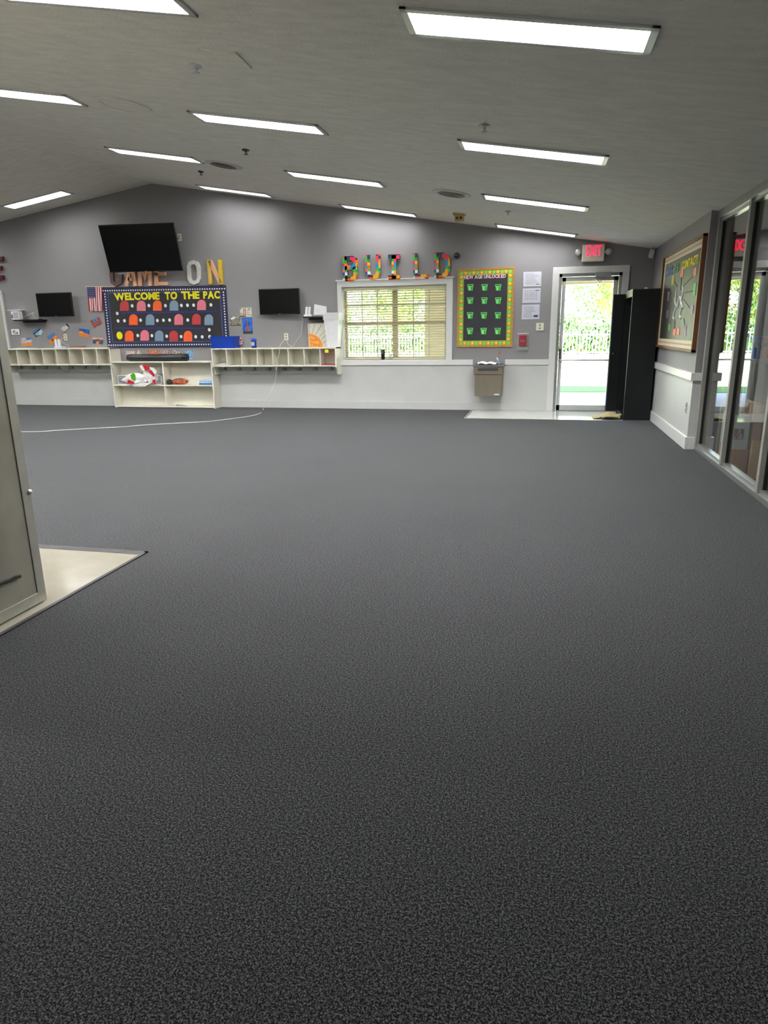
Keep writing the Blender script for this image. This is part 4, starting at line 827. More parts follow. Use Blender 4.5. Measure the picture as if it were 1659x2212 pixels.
for a_, b_, c_, e_ in ((.028,.02,.972,bt),(.028,1-bt,.972,.98),(.028,bt,bs,1-bt),(1-bs,bt,.972,1-bt)): mb.prism([g(a_,b_), g(c_,b_), g(c_,e_), g(a_,e_)], D)
STAR, SH, PALE = 1, 2, 3
def star(c_, rad_, mi, dep):
    pts = [c_+Vector((math.sin(math.pi*k/5)*(rad_ if k % 2 == 0 else rad_*.5), 0, math.cos(math.pi*k/5)*(rad_ if k % 2 == 0 else rad_*.5))) for k in range(10)]
    mb.add([p_+dep for p_ in pts]+[c_+dep], [(k, (k+1) % 10, 10) for k in range(10)][::1], mi)
spots = [(.075+.85*k/12, t) for k in range(13) for t in (.052, .948)] + [(s, .052+.896*k/18) for k in range(1, 18) for s in (.072, .928)]
for i, (s, t) in enumerate(spots):
    k = round((s-.075)/.85*12) if t in (.052, .948) else round((t-.052)/.896*18)
    if k % 2: 
        mb.box(*(lambda p_: (p_.x-.03, p_.x+.03, p_.y-.004, p_.y-.001, p_.z-.028, p_.z+.006))(g(s,t)), SH); star(g(s, t), .036, STAR, Vector((0,-.006,0)))
    else: p_ = g(s, t); mb.box(p_.x-.022, p_.x+.022, p_.y-.005, p_.y-.001, p_.z-.026, p_.z+.018, PALE)
mesh(mb, 'star_border', [M('lime_green_card', (142,178,52), .6, var=.1, scale=30), M('star_yellow', (250,200,50), .6), M('star_orange', (222,96,30), .6), M('pale_green_card', (140,206,120), .6)], r)
for wd, qq in (('NEW', ((268,226),(398,220),(400,268),(272,274))), ('AGE', ((415,220),(525,215),(525,262),(415,268))), ('UNLOCKED', ((545,214),(848,202),(846,252),(545,262)))):
    for m__ in word(wd, qd(cG, *qq, -.0185), Vector((0,-.002,0)), bold=.04, gap=.03): mesh(m__, 'title_letter', M('pale_pink_card', (244,196,214), .5), r)
GL, GD, GP = M('light_green_card', (90,210,90), .5), M('deep_green_card', (20,130,40), .5), M('mint_card', (150,230,150), .5)
for (u, v) in [(u_, v_) for v_, us in ((390,(358,554,742)),(572,(356,551,741)),(776,(354,545,737)),(992,(352,540,734))) for u_ in us]:
    v -= 0; mb = MB(); du, dv = 42, 44; T = lambda a_, b_, yy=-.0186: bw(cG(u+a_, v+b_), yy)
    mb.prism([T(-38,-16), T(38,-18), T(30,42), T(-30,42)], (0,-.002,0), 0); mb.prism([T(-24,-10,-.0207), T(-4,-10,-.0207), T(-3,38,-.0207), T(-19,38,-.0207)], (0,-.001,0), 2); mb.prism([T(12,-10,-.0207), T(24,-10,-.0207), T(20,38,-.0207), T(10,38,-.0207)], (0,-.001,0), 1)
    mb.prism([T(-42,-44), T(42,-46), T(40,-16), T(-40,-14)], (0,-.003,0), 2); mb.prism([T(-36,-38,-.0217), T(36,-40,-.0217), T(34,-22,-.0217), T(-34,-20,-.0217)], (0,-.001,0), 1)
    mesh(mb, 'green_pot_cutout', [GL, GD, GP], r)
# laminated sheets
for qq, lb, seed in ((((1090,175),(1340,170),(1332,372),(1086,378)), 'laminated notice above two others left of the exit door, topmost', 1), (((1082,403),(1328,398),(1322,600),(1074,604)), 'laminated notice with a small table, middle of three', 2), (((1072,628),(1314,622),(1308,824),(1062,830)), 'laminated notice with blue mark, lowest of three', 3)):
    q = qd(cG, *qq, 0); f = bilin(q); r = thing('laminated_notice', lb, 'notice', ((q[2].x+q[3].x)/2, 0, q[3].z), 'laminated notices beside the door')
    mesh(MB().prism(q, (0,-.004,0)), 'sheet', M('laminated_paper', (206,207,220), .18), r); mb = MB(); rnd = random.Random(seed); yy = Vector((0,-.0041,0))
    for k in range(9 if seed != 2 else 8):
        t = .14+.085*k; s1 = rnd.uniform(.55,.88)
        if seed == 2:
            for j in range(6): s = .12+.12*j; mb.prism([f(s,t)+yy, f(s+.08,t)+yy, f(s+.08,t+.025)+yy, f(s,t+.025)+yy], (0,-.0006,0))
        else: mb.prism([f(.12,t)+yy, f(s1,t)+yy, f(s1,t+.018)+yy, f(.12,t+.018)+yy], (0,-.0006,0))
    mesh(mb, 'printed_lines', INK, r)
    if seed == 3: mesh(MB().prism([f(.68,.72)+yy, f(.92,.72)+yy, f(.92,.86)+yy, f(.68,.86)+yy], (0,-.001,0)), 'blue_mark', M('navy_ink', (50,60,110), .5), r)
    else: mesh(MB().prism([f(.7,.12 if seed == 2 else .84)+yy, f(.93,.12 if seed == 2 else .84)+yy, f(.93,.17 if seed == 2 else .88)+yy, f(.7,.17 if seed == 2 else .88)+yy], (0,-.001,0)), 'black_mark', DKGREY, r)
# fire pull station under clear cover
a = bw(cG(1005,1020)); b = bw(cG(1155,1250)); cx_ = (a.x+b.x)/2
r = thing('fire_alarm_station', 'red fire alarm pull station under a clear cover left of the door', 'fire alarm', (cx_, 0, b.z)); w_ = (b.x-a.x)/2; hh = a.z-b.z
mesh(MB().box(cx_-w_*.66, cx_+w_*.66, -.055, 0, b.z+hh*.25, b.z+hh*.88), 'station', M('fire_red', (196,40,70), .35), r, bevel=.005)
mesh(MB().box(cx_-w_*.38, cx_+w_*.38, -.07, -.055, b.z+hh*.48, b.z+hh*.62), 'pull_handle', M('pale_handle', (176,160,165), .4), r); mesh(MB().box(cx_-w_*.28, cx_+w_*.28, -.073, -.07, b.z+hh*.56, b.z+hh*.6), 'handle_text_bar', DKGREY, r)
mesh(MB().box(cx_-w_, cx_+w_, -.012, 0, b.z, a.z), 'cover_back_plate', M('frosted_cover', (190,186,186), .3), r, bevel=.008)
cv = MB().box(cx_-w_*.92, cx_+w_*.92, -.095, -.091, b.z+hh*.04, a.z-hh*.03).box(cx_-w_*.92, cx_-w_*.88, -.095, -.01, b.z+hh*.04, a.z-hh*.03).box(cx_+w_*.88, cx_+w_*.92, -.095, -.01, b.z+hh*.04, a.z-hh*.03).box(cx_-w_*.92, cx_+w_*.92, -.095, -.01, a.z-hh*.045, a.z-hh*.03).box(cx_-w_*.92, cx_+w_*.92, -.095, -.01, b.z+hh*.04, b.z+hh*.055)
mesh(cv, 'clear_cover', GLASS, r)
# drinking fountain
FY = -.34; fx0, fx1 = bw(cG(402,1480), FY).x, bw(cG(805,1480), FY).x; lx0, lx1 = bw(cG(418,1700), FY+.02).x, bw(cG(796,1700), FY+.02).x
zt = bw(cG(600,1474), FY).z; zm = bw(cG(600,1588), FY).z; zb_ = bw(cG(600,1890), FY+.02).z
TAN = M('taupe_metal', (130,122,108), .4, .5, var=.05)
r = thing('drinking_fountain', 'wall-mounted taupe metal drinking fountain below the star-bordered board', 'drinking fountain', ((fx0+fx1)/2, -.1, zb_))
mesh(MB().box(lx0, lx1, FY+.02, 0, zb_, zm), 'lower_cabinet', TAN, r, bevel=.008); mesh(MB().box(fx0, fx1, FY, 0, zm, zt-.005), 'upper_cabinet', TAN, r, bevel=.006)
a, b = bw(cG(460,1502), FY-.002), bw(cG(740,1540), FY-.002); gr = MB().box(a.x, b.x, FY-.003, FY+.002, b.z, a.z)
mesh(gr, 'grille', DKGREY, r)
mb = MB().box(fx0-.01, fx1+.01, FY-.015, FY+.02, zt-.012, zt+.018).box(fx0-.01, fx0+.015, FY, 0, zt-.01, zt+.018).box(fx1-.015, fx1+.01, FY, 0, zt-.01, zt+.018).box(fx0, fx1, -.06, 0, zt-.01, zt+.03).box(fx0, fx1, FY, -.02, zt-.012, zt-.004)
mesh(mb, 'basin', M('dark_basin_metal', (112,112,116), .3, .4), r, bevel=.004)
mesh(MB().tube([(fx1-.07,-.1,zt),(fx1-.07,-.1,zt+.06),(fx1-.10,-.13,zt+.075)], .01, 8), 'bubbler', ALU, r); mesh(MB().box(fx1+.0, fx1+.012, FY+.06, -.08, zm+.01, zt-.03), 'push_bar', ALU, r)
a, b = bw(cG(686,1855), FY+.018), bw(cG(752,1872), FY+.018); mesh(MB().box(a.x, b.x, FY+.017, FY+.021, b.z, a.z), 'nameplate', WHITEP, r)
c = bw(cG(590,1400), -.2); mb = MB(); n = 10
for i in range(n):
    for j in range(5):
        pass
def sheet(u0, u1, y0_, y1_, zf, nx=14, ny=6):
    mb = MB(); vs_ = [Vector((u0+(u1-u0)*i/nx, y0_+(y1_-y0_)*j/ny, zf(i/nx, j/ny))) for i in range(nx+1) for j in range(ny+1)]
    fs = [(i*(ny+1)+j, (i+1)*(ny+1)+j, (i+1)*(ny+1)+j+1, i*(ny+1)+j+1) for i in range(nx) for j in range(ny)]; return mb.add(vs_, fs)
mb = sheet(c.x-.15, c.x+.15, -.31, -.09, lambda s, t: zt+.024+.030*abs(math.sin(s*7+t*3))*(1-s*.5)+.02*t); o = solo(mb, 'paper_towels', 'crumpled white paper towels lying on the drinking fountain', 'paper towel', PAPER); md = o.modifiers.new('s', 'SOLIDIFY'); md.thickness = .003
a, b = bw(cG(722,1355), -.2), bw(cG(752,1430), -.2); r = thing('spray_nozzle', 'white and blue tube leaning on the drinking fountain', 'tube', (b.x, -.2, zt+.02))
m_ = a.lerp(b, .5); b.z = zt+.03; mesh(MB().tube([a, m_], .014, 10), 'cap', IVORY, r); mesh(MB().tube([m_, b], .015, 10), 'tube', M('light_blue_plastic', (150,180,230), .3), r)
a = bw(cG(755,1290), -.03); r = thing('wall_sticker', 'small orange and grey flower sticker above the drinking fountain', 'sticker', (a.x, 0, a.z-.03)); mb = MB(); dsk(mb, Vector((a.x,-.001,a.z)), .022, .016, 0, Vector((0,-.002,0)), 7); mesh(mb, 'petals', M('orange_sticker', (200,110,70), .5), r)
mb = MB().tube([(a.x,-.003,a.z-.015),(a.x-.03,-.003,a.z-.07)], .003, 5); mesh(mb, 'stem', M('grey_green_sticker', (120,130,110), .5), r)
# exit sign
q = qd(cH, (497,143), (740,130), (727,322), (483,332), -.07); xa, xb = (q[0].x+q[3].x)/2, (q[1].x+q[2].x)/2; za, zb2 = (q[3].z+q[2].z)/2, (q[0].z+q[1].z)/2
r = thing('exit_sign', 'beige exit sign with glowing red letters and twin lamps above the door', 'exit sign', ((xa+xb)/2, 0, za))
mesh(MB().box(xa, xb, -.07, 0, za, zb2), 'housing', IVORY, r, bevel=.012)
for m__ in word('EXIT', qd(cH, (538,155), (702,150), (696,262), (536,268), -.0705), Vector((0,-.003,0)), bold=.0, gap=.09): mesh(m__, 'glowing_letter', REDLIT, r)
for u, s in ((448,-1), (778,1)):
    c = bw(cH(u,228 if s < 0 else 218), -.07); lp = mesh(MB().lathe((c.x,-.04,c.z), [(.02,-.03),(.045,.0),(.05,.03),(.046,.032)], 20, RXm), 'emergency_lamp', ALU, r, smooth=True)
    mesh(MB().lathe((c.x,-.07,c.z), [(.043,0),(.001,.006)], 20, RXm), 'lamp_lens', M('clear_lens', (200,204,206), .12), lp); mesh(MB().box(min(c.x,(xa+xb)/2), max(c.x,(xa+xb)/2), -.04, -.02, c.z-.015, c.z+.015), 'lamp_arm', IVORY, lp)
# corner camera
c = bw(cH(1245,240), -.12); r = thing('security_camera', 'white security camera in the ceiling corner above the black cabinet', 'camera', (c.x, -.12, c.z))
R = Euler((.35, .15, 0)).to_matrix(); mesh(MB().obox((c.x,-.12,c.z), (.065,.09,.12), R), 'body', WHITEP, r, bevel=.01); mesh(MB().tube([(c.x+.0,-.12,c.z+.05),(c.x+.03,-.08,c.z+.10)], .012, 8).box(c.x-.02, c.x+.09, -.11, -.04, c.z+.09, c.z+.12), 'bracket', ALU, r)

# ================================================================ black metal cabinet with an open door
KX0, KX1, KY0, KY1, KZ = 1.243, 1.612, -1.123, -.20, 1.833
r = thing('metal_cabinet', 'tall black metal cabinet beside the exit door with its door open', 'cabinet', ((KX0+KX1)/2, -.65, 0))
t = .012
mesh(MB().box(KX0, KX1, KY0, KY0+t, .0, KZ), 'near_side_panel', BLKMET, r, bevel=.003); mesh(MB().box(KX0, KX1, KY1-t, KY1, 0, KZ), 'far_side_panel', BLKMET, r)
mesh(MB().box(KX1-t, KX1, KY0+t, KY1-t, 0, KZ), 'back_panel', BLKMET, r); mesh(MB().box(KX0, KX1, KY0, KY1, KZ-.001, KZ+.01), 'top_panel', M('sunlit_green_black', (70,76,60), .5), r)  # top panel's lighter green paints in the sunlight along the cabinet top
mesh(MB().box(KX0, KX0+.02, KY0+t, KY1-t, KZ-.09, KZ).box(KX0, KX0+.02, KY0+t, KY0+.03, 0, KZ).box(KX0, KX1-t, KY0+t, KY1-t, .05, .065).box(KX0, KX0+.02, KY0+t, KY1-t, 0, .05), 'front_frame', BLKMET, r)
dw = KX0 - bw(cH(830,703), KY1).x
dr = mesh(MB().box(KX0-dw, KX0, KY1-.02, KY1, .03, KZ-.02), 'open_door', BLKMET, r, bevel=.002)
mesh(MB().box(KX0-dw+.02, KX0-dw+.035, KY1-.028, KY1-.02, .1, KZ-.1).box(KX0-dw+.02, KX0-.03, KY1-.026, KY1-.02, .9, .95), 'door_stiffener', BLKMET, dr); mesh(MB().tube([(KX0-dw+.05,KY1-.02,.93),(KX0-dw+.05,KY1-.05,.93)], .01, 8), 'latch', ALU, dr)
# near door leaf lies folded back against the near side of the cabinet opening
c = bw(cH(1185,622), KY0+.2); solo(MB().lathe((c.x,KY0+.2,KZ+.0105), [(.03,0),(.03,.006),(.02,.02),(.001,.024)], 14), 'small_ball', 'small white ball on top of the black cabinet', 'ball', WHITEP, smooth=True)
# folded mat on the vinyl
a, b = fl(cH(575,1975)), fl(cH(930,2010)); CLOTH = M('tan_cloth', (176,160,116), .85, var=.12, scale=20)
xa, xb = a.x, KX0-.01; r = thing('floor_cloth', 'crumpled tan cloth on the floor by the door and black cabinet', 'cloth', ((xa+xb)/2, -.75, 0))
o = mesh(sheet(xa, xb, -1.0, -.62, lambda s, t: .006+.05*s*(1-t)*abs(math.sin(s*4+t*5))+.02*s, 20, 10), 'lower_layer', CLOTH, r, smooth=True); md = o.modifiers.new('s', 'SOLIDIFY'); md.thickness = .005; md.offset = 1
o = mesh(sheet(xa+.12, xb-.02, -1.08, -.75, lambda s, t: .02+.055*math.sin(s*3)*(.4+.6*t)+.01*math.sin(t*9), 20, 10), 'upper_fold', CLOTH, r, smooth=True); md = o.modifiers.new('s', 'SOLIDIFY'); md.thickness = .005; md.offset = 1
mesh(MB().tube(smooth([Vector((xa+.11,-1.075,.012)), Vector((xa+.16,-1.09,.035)), Vector((xa+.24,-1.09,.035)), Vector((xb-.05,-1.085,.02))]), .008, 6), 'dark_hem', M('dark_green_hem', (50,60,36), .8), r)

# ================================================================ right wall: cork board, outlet
q = [xw(p_, XR) for p_ in (cR(320,915), cR(780,655), cR(655,2010), cR(222,1945))]; ya, yb2 = (q[0].y+q[3].y)/2, (q[1].y+q[2].y)/2; z0, z1 = (q[2].z+q[3].z)/2, (q[0].z+q[1].z)/2
r = thing('bulletin_board', 'wooden-framed bulletin board on the right wall with coloured title and tags', 'bulletin board', (XR, (ya+yb2)/2, z0))
T = .045; fr = .03
mb = MB().box(XR-T, XR, yb2, ya, z1-fr, z1).box(XR-T, XR, yb2, ya, z0, z0+fr).box(XR-T, XR, yb2, yb2+fr, z0, z1).box(XR-T, XR, ya-fr, ya, z0, z1); mesh(mb, 'wooden_frame', BROWN, r, bevel=.003)
mesh(MB().box(XR-.02, XR, yb2+fr, ya-fr, z0+fr, z1-fr), 'backing', M('black_backing_paper', (60,58,52), .42, var=.1, scale=4, bump=.5, bscale=7), r)
f = lambda s, t: Vector((XR-.021, ya+(yb2-ya)*s, z1+(z0-z1)*t)); DX = Vector((-.002, 0, 0))
mb = MB()
for a_, b_, c_, e_ in ((.02,.025,.98,.10),(.02,.90,.98,.975),(.02,.10,.06,.90),(.94,.10,.98,.90)): mb.prism([f(a_,b_), f(c_,b_), f(c_,e_), f(a_,e_)], DX)
for k in range(40): s = .04+.92*k/40; mb.prism([f(s,.055)+DX, f(s+.012,.055)+DX, f(s+.012,.072)+DX, f(s,.072)+DX], DX*.4, 1); mb.prism([f(s,.93)+DX, f(s+.012,.93)+DX, f(s+.012,.945)+DX, f(s,.945)+DX], DX*.4, 1)
mesh(mb, 'paper_border', [M('cream_border', (216,208,180), .6), M('rust_dots', (190,110,80), .6)], r)
BLU, GRE = M('cobalt_card', (50,90,170), .5), M('forest_card', (30,120,70), .5)
for wd, s0, s1, t0, t1, mm in (('MAK', .10, .30, .145, .225, BLU), ('ES', .32, .46, .145, .225, GRE), ('CONTACT!', .53, .90, .145, .225, YEL)):
    for m__ in word(wd, [f(s0,t0), f(s1,t0), f(s1,t1), f(s0,t1)], DX*2, bold=.04, gap=.03): mesh(m__, 'title_letter', mm, r)
def at(cr_, u, v): return xw(cr_(u, v), XR-.023)
def rtag(cr_, u, v, w_, h_, mat, name='paper_tag'): c_ = at(cr_, u, v); mesh(MB().box(XR-.024, XR-.021, c_.y-w_/2, c_.y+w_/2, c_.z-h_/2, c_.z+h_/2), name, mat, r)
TO, TY, TG, TP = M('coral_tag', (226,120,84), .5), M('khaki_tag', (196,180,80), .5), M('green_tag', (90,180,90), .5), M('mauve_tag', (150,120,160), .5)
for u, v, w_, h_, mm in ((490,1110,.17,.09,TO),(637,1092,.15,.09,TO),(387,1185,.15,.12,TY),(632,1290,.13,.13,TG),(335,1370,.13,.12,TP),(602,1520,.13,.09,TP),(322,1570,.12,.10,TP),(347,1720,.12,.08,TG),(404,1775,.18,.08,TO),(447,1768,.15,.08,TO),(528,1760,.1,.12,TP)): rtag(cR, u, v, w_, h_, mm)
for pts in (((400,1200),(440,1260)),((485,1150),(478,1300)),((625,1130),(500,1260)),((610,1310),(510,1330)),((370,1365),(430,1375)),((505,1400),(575,1500)),((410,1650),(405,1750)),((510,1620),(530,1740))):
    mesh(MB().tube([at(cR, *p_) for p_ in pts], .004, 5), 'string', DKGREY, r)
for pts in (((435,1280),(415,1420),(430,1480)),((500,1250),(505,1330),(485,1420),(500,1500)),((430,1480),(395,1590),(402,1635)),((490,1490),(470,1580),(480,1620)),((440,1500),(470,1370),(480,1470))):
    mesh(MB().tube(smooth([at(cR, *p_) for p_ in pts]), .012, 6), 'white_loop', WDOT, r)
c = xw(cR2(540,950), XR-.012); r = thing('wall_outlet', 'ivory outlet low on the white panelled right wall', 'outlet', (XR-.012, c.y, c.z-.06))
mesh(MB().box(XR-.020, XR-.012, c.y-.04, c.y+.04, c.z-.06, c.z+.06), 'plate', M('grey_ivory', (180,178,166), .4), r, bevel=.002)
for s in (-1, 1): mesh(MB().box(XR-.023, XR-.020, c.y-.016, c.y+.016, c.z+s*.024-.014, c.z+s*.024+.014), 'socket', MATS['socket_grey'], r)

# ================================================================ stainless steel cabinet at the left edge
FX, FYb, FYn = -2.44, -8.77, -9.9
r = thing('steel_freezer', 'tall stainless steel freezer standing on the cream vinyl at the left edge', 'freezer', (FX-.4, -9.3, 0))
mesh(MB().box(FX-.85, FX-.006, FYn, FYb, .02, 2.05), 'body', STEEL, r, bevel=.004)
mesh(MB().box(FX-.006, FX, FYb-.055, FYb, .004, 2.05).box(FX-.006, FX, FYn, FYb-.055, .004, .06).box(FX-.006, FX, FYn, FYb, 1.99, 2.05).box(FX-.006, FX, FYn, FYn+.055, .004, 2.05), 'edge_trim', STEELE, r, bevel=.0015)
c = xw(cV(305,465), FX); mesh(MB().lathe((FX,c.y-.012,c.z), [(.012,0),(.012,.008),(.007,.014),(.001,.015)], 14, Matrix.Rotation(math.pi/2, 3, 'Y')), 'white_bumper', IVORY, r, smooth=True)
pts = [xw(cV(u,v), FX+.004) for u, v in ((-60,1400),(0,1382),(100,1350),(150,1325),(200,1312))]; mesh(MB().tube(smooth(pts), .009, 6), 'black_strap', RUBBER, r)
o = mesh(MB().box(FX-.83, FX-.03, FYn+.02, FYb-.02, 0, .02), 'plinth', DKGREY, r)

# ================================================================ the room behind the glass partition
cP = crop(1550,860,11.06); YT = -4.55
ta = bw((1625,776), YT); tb = bw((1643,731), YT); tcx = bw((1661,776), YT)
r = thing('side_table', 'grey table behind the glass partition holding two tubs', 'table', (ta.x+.3, -4.3, 0)); zt = ta.z
mesh(MB().box(ta.x-.06, ta.x+.75, YT-.06, YT+.75, zt-.04, zt), 'tabletop', FRAMEG, r, bevel=.004)
for x in (ta.x-.03, ta.x+.71):
    for y in (YT-.02, YT+.71): mesh(MB().box(x-.02, x+.02, y-.02, y+.02, 0, zt-.04), 'leg', FRAMEG, r)
def bin2(x0, x1, z, h_, col, name, label):
    r = thing('storage_tub', label, 'storage tub', ((x0+x1)/2, YT+.15, z)); m_ = M(name, col, .4); y0_, y1_ = YT, YT+.3; e = .012
    mb = MB().box(x0+e, x1-e, y0_+e, y1_-e, z, z+.01)
    for p_ in ([(x0,y0_,z+h_),(x1,y0_,z+h_),(x1-e,y0_+e,z),(x0+e,y0_+e,z)], [(x0,y1_,z+h_),(x1,y1_,z+h_),(x1-e,y1_-e,z),(x0+e,y1_-e,z)]): mb.prism(p_, (0,.006,0))
    for xx, sg in ((x0,1),(x1,-1)): mb.prism([(xx,y0_,z+h_),(xx,y1_,z+h_),(xx+sg*e,y1_-e,z),(xx+sg*e,y0_+e,z)], (sg*.006,0,0))
    mesh(mb, 'body', m_, r); mesh(MB().box(x0-.004, x1+.004, y0_-.004, y1_+.004, z+h_*.62, z+h_*.80), 'dark_band', DKGREY, r); mesh(MB().box(x0-.006, x1+.006, y0_-.006, y1_+.006, z+h_, z+h_+.015), 'lid', m_, r, bevel=.003)
wt_ = tcx.x-ta.x
bin2(ta.x, ta.x+wt_*.48, zt, tb.z-zt, (30,120,220), 'azure_plastic', 'blue storage tub on the table behind the glass'); bin2(ta.x+wt_*.52, ta.x+wt_*1.15, zt, tb.z-zt, (226,84,70), 'coral_plastic', 'red storage tub on the table behind the glass')
KRAFT = M('kraft_cardboard', (196,150,118), .8, var=.08, scale=5)
r = thing('cardboard_box', 'brown cardboard box on the carpet right behind the glass', 'box', (1.87, -4.55, 0))
mesh(MB().box(1.80, 1.945, -4.765, -4.30, 0, .205), 'carton', KRAFT, r, bevel=.003); mesh(MB().box(1.86, 1.89, -4.766, -4.30, .2045, .2065), 'tape', M('packing_tape', (200,180,140), .3), r)
r = thing('printed_box', 'white printed carton stacked on the brown cardboard box behind the glass', 'box', (1.87, -4.55, .206))
mesh(MB().box(1.80, 1.93, -4.765, -4.32, .2068, .52), 'carton', M('white_carton', (216,216,212), .6), r, bevel=.003)
mesh(MB().box(1.80, 1.885, -4.7675, -4.765, .30, .40), 'printed_band', ramp_mat('printed_band', [(150,90,86),(90,80,80),(190,180,176),(120,60,60)], 1, 'cell', .6, (60, 60, 40)), r)
solo(MB().box(1.955, 2.03, -4.76, -4.2, 0, .62).box(2.04, 2.10, -4.74, -4.2, 0, .60), 'flattened_cartons', 'tall brown folded cartons standing beside the printed box', 'carton', KRAFT)
pt = bw(cP(890,1030), -5.10); pb_ = bw(cP(720,1910), -5.10)
solo(MB().prism([(pb_.x,-5.10,.0),(pb_.x+.32,-5.10,0),(pb_.x+.36,-5.04,pt.z-.04),(pt.x,-5.04,pt.z)], (0,.02,0)), 'wooden_board', 'tan wooden board standing behind the glass near the third mullion', 'board', M('tan_plywood', (200,166,122), .6, var=.1, scale=6))

# ================================================================ OUTSIDE
GRASS = M('lawn_green', (84,120,50), .9, var=.3, scale=14, bump=.4, bscale=60); CONC = M('pale_concrete', (176,174,184), .85, var=.08, scale=3)
DRY = M('sunlit_pale_lawn', (206,200,160), .95, var=.12, scale=1.2)
def outs(o): return o
struct(MB().box(-16, 16, YO, 3.6, -.12, -.01), 'ground_path', CONC, 'concrete walk outside the exit door', at=(0, 0, 0))
struct(MB().box(-16, 16, 3.6, 5.1, -.12, -.0), 'ground_grass', GRASS, 'green grass verge outside', at=(0, 0, 0))
struct(MB().box(-40, 50, 5.1, 70, -.12, -.01), 'ground_field', DRY, 'bright open ground outside', at=(0, 0, 0))
BEIGE = M('beige_stucco', (234,220,178), .8, var=.05)
zp = bw(cH(560,573), 2.6).z
r = thing('trim_7', 'beige porch roof and beam outside the back wall', None, (0, 1.5, zp), kind='structure')
mesh(MB().box(-16, 8, 2.45, 2.7, zp, zp+.35), 'beam', BEIGE, r); mesh(MB().box(-16, 8, YO, 3.0, zp+.35, zp+.45), 'roof', BEIGE, r)
a, b = bw(cF(1135,700), 2.5), bw(cF(1378,700), 2.5)
r = thing('porch_column', 'beige square porch column seen through the window blinds', 'column', ((a.x+b.x)/2, 2.55, 0)); mesh(MB().box(a.x, b.x, 2.42, 2.7, -.01, zp), 'shaft', BEIGE, r); mesh(MB().box(a.x-.04, b.x+.04, 2.38, 2.74, -.01, .2), 'plinth', BEIGE, r)
FYY = 24.0; zf = bw(cH(500,1075), FYY).z; zr1 = bw(cH(500,1120), FYY).z
r = thing('picket_fence', 'white iron picket fence across the ground outside', 'fence', (0, FYY, 0)); WF = M('white_iron', (225,228,228), .5)
mb = MB(); x = -28
while x < 24: mb.box(x-.016, x+.016, FYY-.016, FYY+.016, 0, zf); x += .16
mesh(mb, 'picket_panel', WF, r); mesh(MB().box(-28, 24, FYY-.02, FYY+.02, zr1-.03, zr1+.03), 'top_rail', WF, r); mesh(MB().box(-28, 24, FYY-.02, FYY+.02, .12, .17), 'bottom_rail', WF, r)
LEAF = ramp_mat('leaf_greens', [(60,92,34),(96,130,44),(140,160,60),(80,120,50),(180,180,80)], 2.5, 'noise', .7); LEAF2 = ramp_mat('leaf_dark_greens', [(44,76,40),(66,104,50),(90,130,60),(60,96,60)], 2.5, 'noise', .7)
BARK = M('grey_bark', (150,140,128), .9, var=.2, scale=5)
def crown_mesh(seed, n, R_, H_, zc0):
    rnd = random.Random(seed); mb = MB(); cl = [(rnd.gauss(0,.5)*R_, rnd.gauss(0,.4)*R_, zc0+rnd.uniform(-.5,.5)*H_, rnd.uniform(.18,.4)*R_) for _ in range(22)]
    for i in range(n):
        cx1, cy1, cz1, rr = rnd.choice(cl); v = Vector((rnd.gauss(0,1), rnd.gauss(0,1), rnd.gauss(0,.8))).normalized()*rr*rnd.uniform(.55,1)
        c_ = Vector((cx1, cy1, cz1))+v; s = rnd.uniform(.07,.15); R = Euler((rnd.uniform(0,6), rnd.uniform(0,6), rnd.uniform(0,6))).to_matrix()
        mb.add([c_+R @ Vector(p_) for p_ in ((-s,0,0),(0,-s*.45,0),(s,0,0),(0,s*.45,0))], [(0,1,2,3)])
    return mb
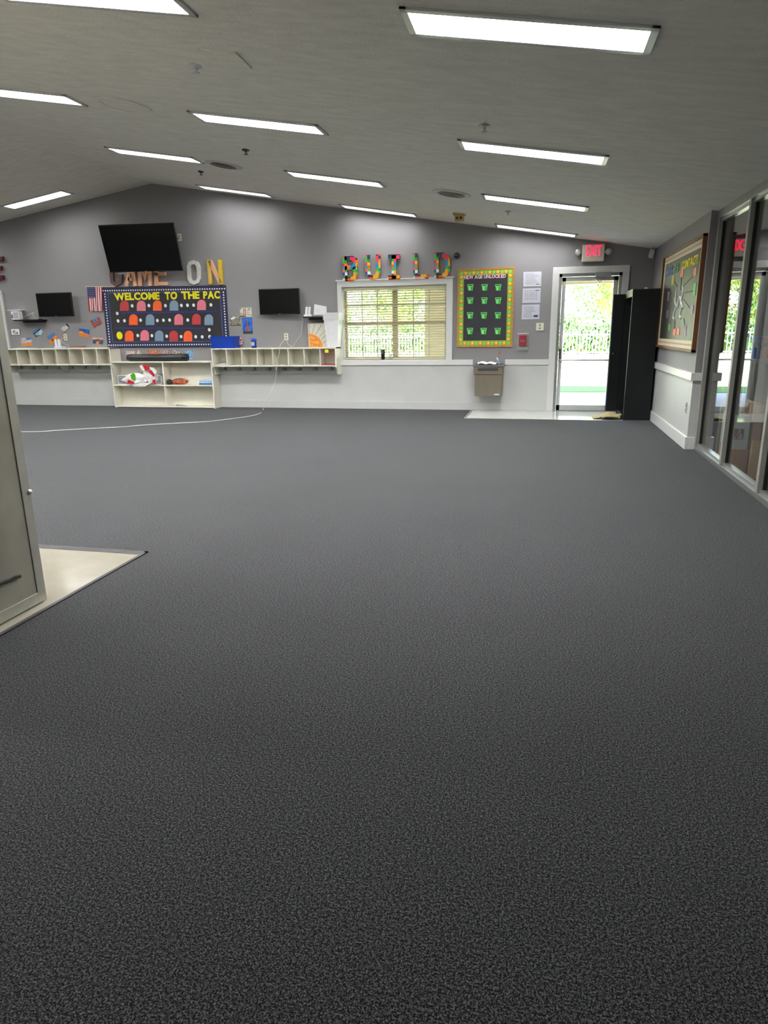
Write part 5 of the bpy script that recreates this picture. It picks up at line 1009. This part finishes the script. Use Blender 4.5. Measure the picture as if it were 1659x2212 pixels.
def tree(x, y, seed, R_, H_, zc0, leaf, label, n=7000):
    r = thing('leafy_tree', label, 'tree', (x, y, 0), 'trees beyond the fence')
    rnd = random.Random(seed+50); mb = MB(); tops = zc0
    mb.tube([(x,y,0),(x+.1,y,zc0*.35),(x-.1,y,zc0*.7)], .22, 10, r2=.14)
    for k in range(8):
        a_ = rnd.uniform(0, 6.28); e = Vector((x+math.cos(a_)*R_*.8, y+math.sin(a_)*R_*.5, zc0+rnd.uniform(-.3,.5)*H_)); s = Vector((x, y, zc0*rnd.uniform(.35,.7)))
        mb.tube([s, s.lerp(e, .5)+Vector((0,0,rnd.uniform(-.2,.4))), e], .09, 6, r2=.02)
    mesh(mb, 'trunk', BARK, r, smooth=True)
    c_ = crown_mesh(seed, n, R_, H_, zc0); c_.v = [v+Vector((x,y,0)) for v in c_.v]; mesh(c_, 'crown', leaf, r)
tree(4.6, 15.0, 1, 3.6, 3.0, 3.2, LEAF, 'nearest spreading tree seen through the glass exit door', 9000)
tree(-2.5, 32, 2, 3.4, 3.6, 3.2, LEAF2, 'dark green tree behind the fence left of the door view'); tree(5.2, 33, 3, 3.6, 4.0, 3.4, LEAF2, 'dark green tree behind the fence in the door view')
tree(-8.5, 31, 4, 3.4, 3.2, 2.8, LEAF, 'light green tree seen through the right window half'); tree(-16, 32, 5, 3.4, 3.6, 3.0, LEAF, 'light green tree seen through the left window half'); tree(12.5, 32, 6, 3.5, 4, 3.2, LEAF, 'light green tree right of the door view')
def hedge(x0, x1, y, seed, label):
    rnd = random.Random(seed); mb = MB()
    for i in range(9000):
        c_ = Vector((rnd.uniform(x0,x1), y+rnd.uniform(-.4,.4), abs(rnd.gauss(0,.9))+.05)); s = rnd.uniform(.08,.16); R = Euler((rnd.uniform(0,6), rnd.uniform(0,6), rnd.uniform(0,6))).to_matrix()
        mb.add([c_+R @ Vector(p_) for p_ in ((-s,0,0),(0,-s*.5,0),(s,0,0),(0,s*.5,0))], [(0,1,2,3)])
    solo(mb, 'hedge', label, 'hedge', LEAF2)
hedge(-1.7, 12, 26, 11, 'leafy hedge behind the fence in the door view'); hedge(-20, -2.2, 26, 12, 'leafy hedge behind the fence in the window view')
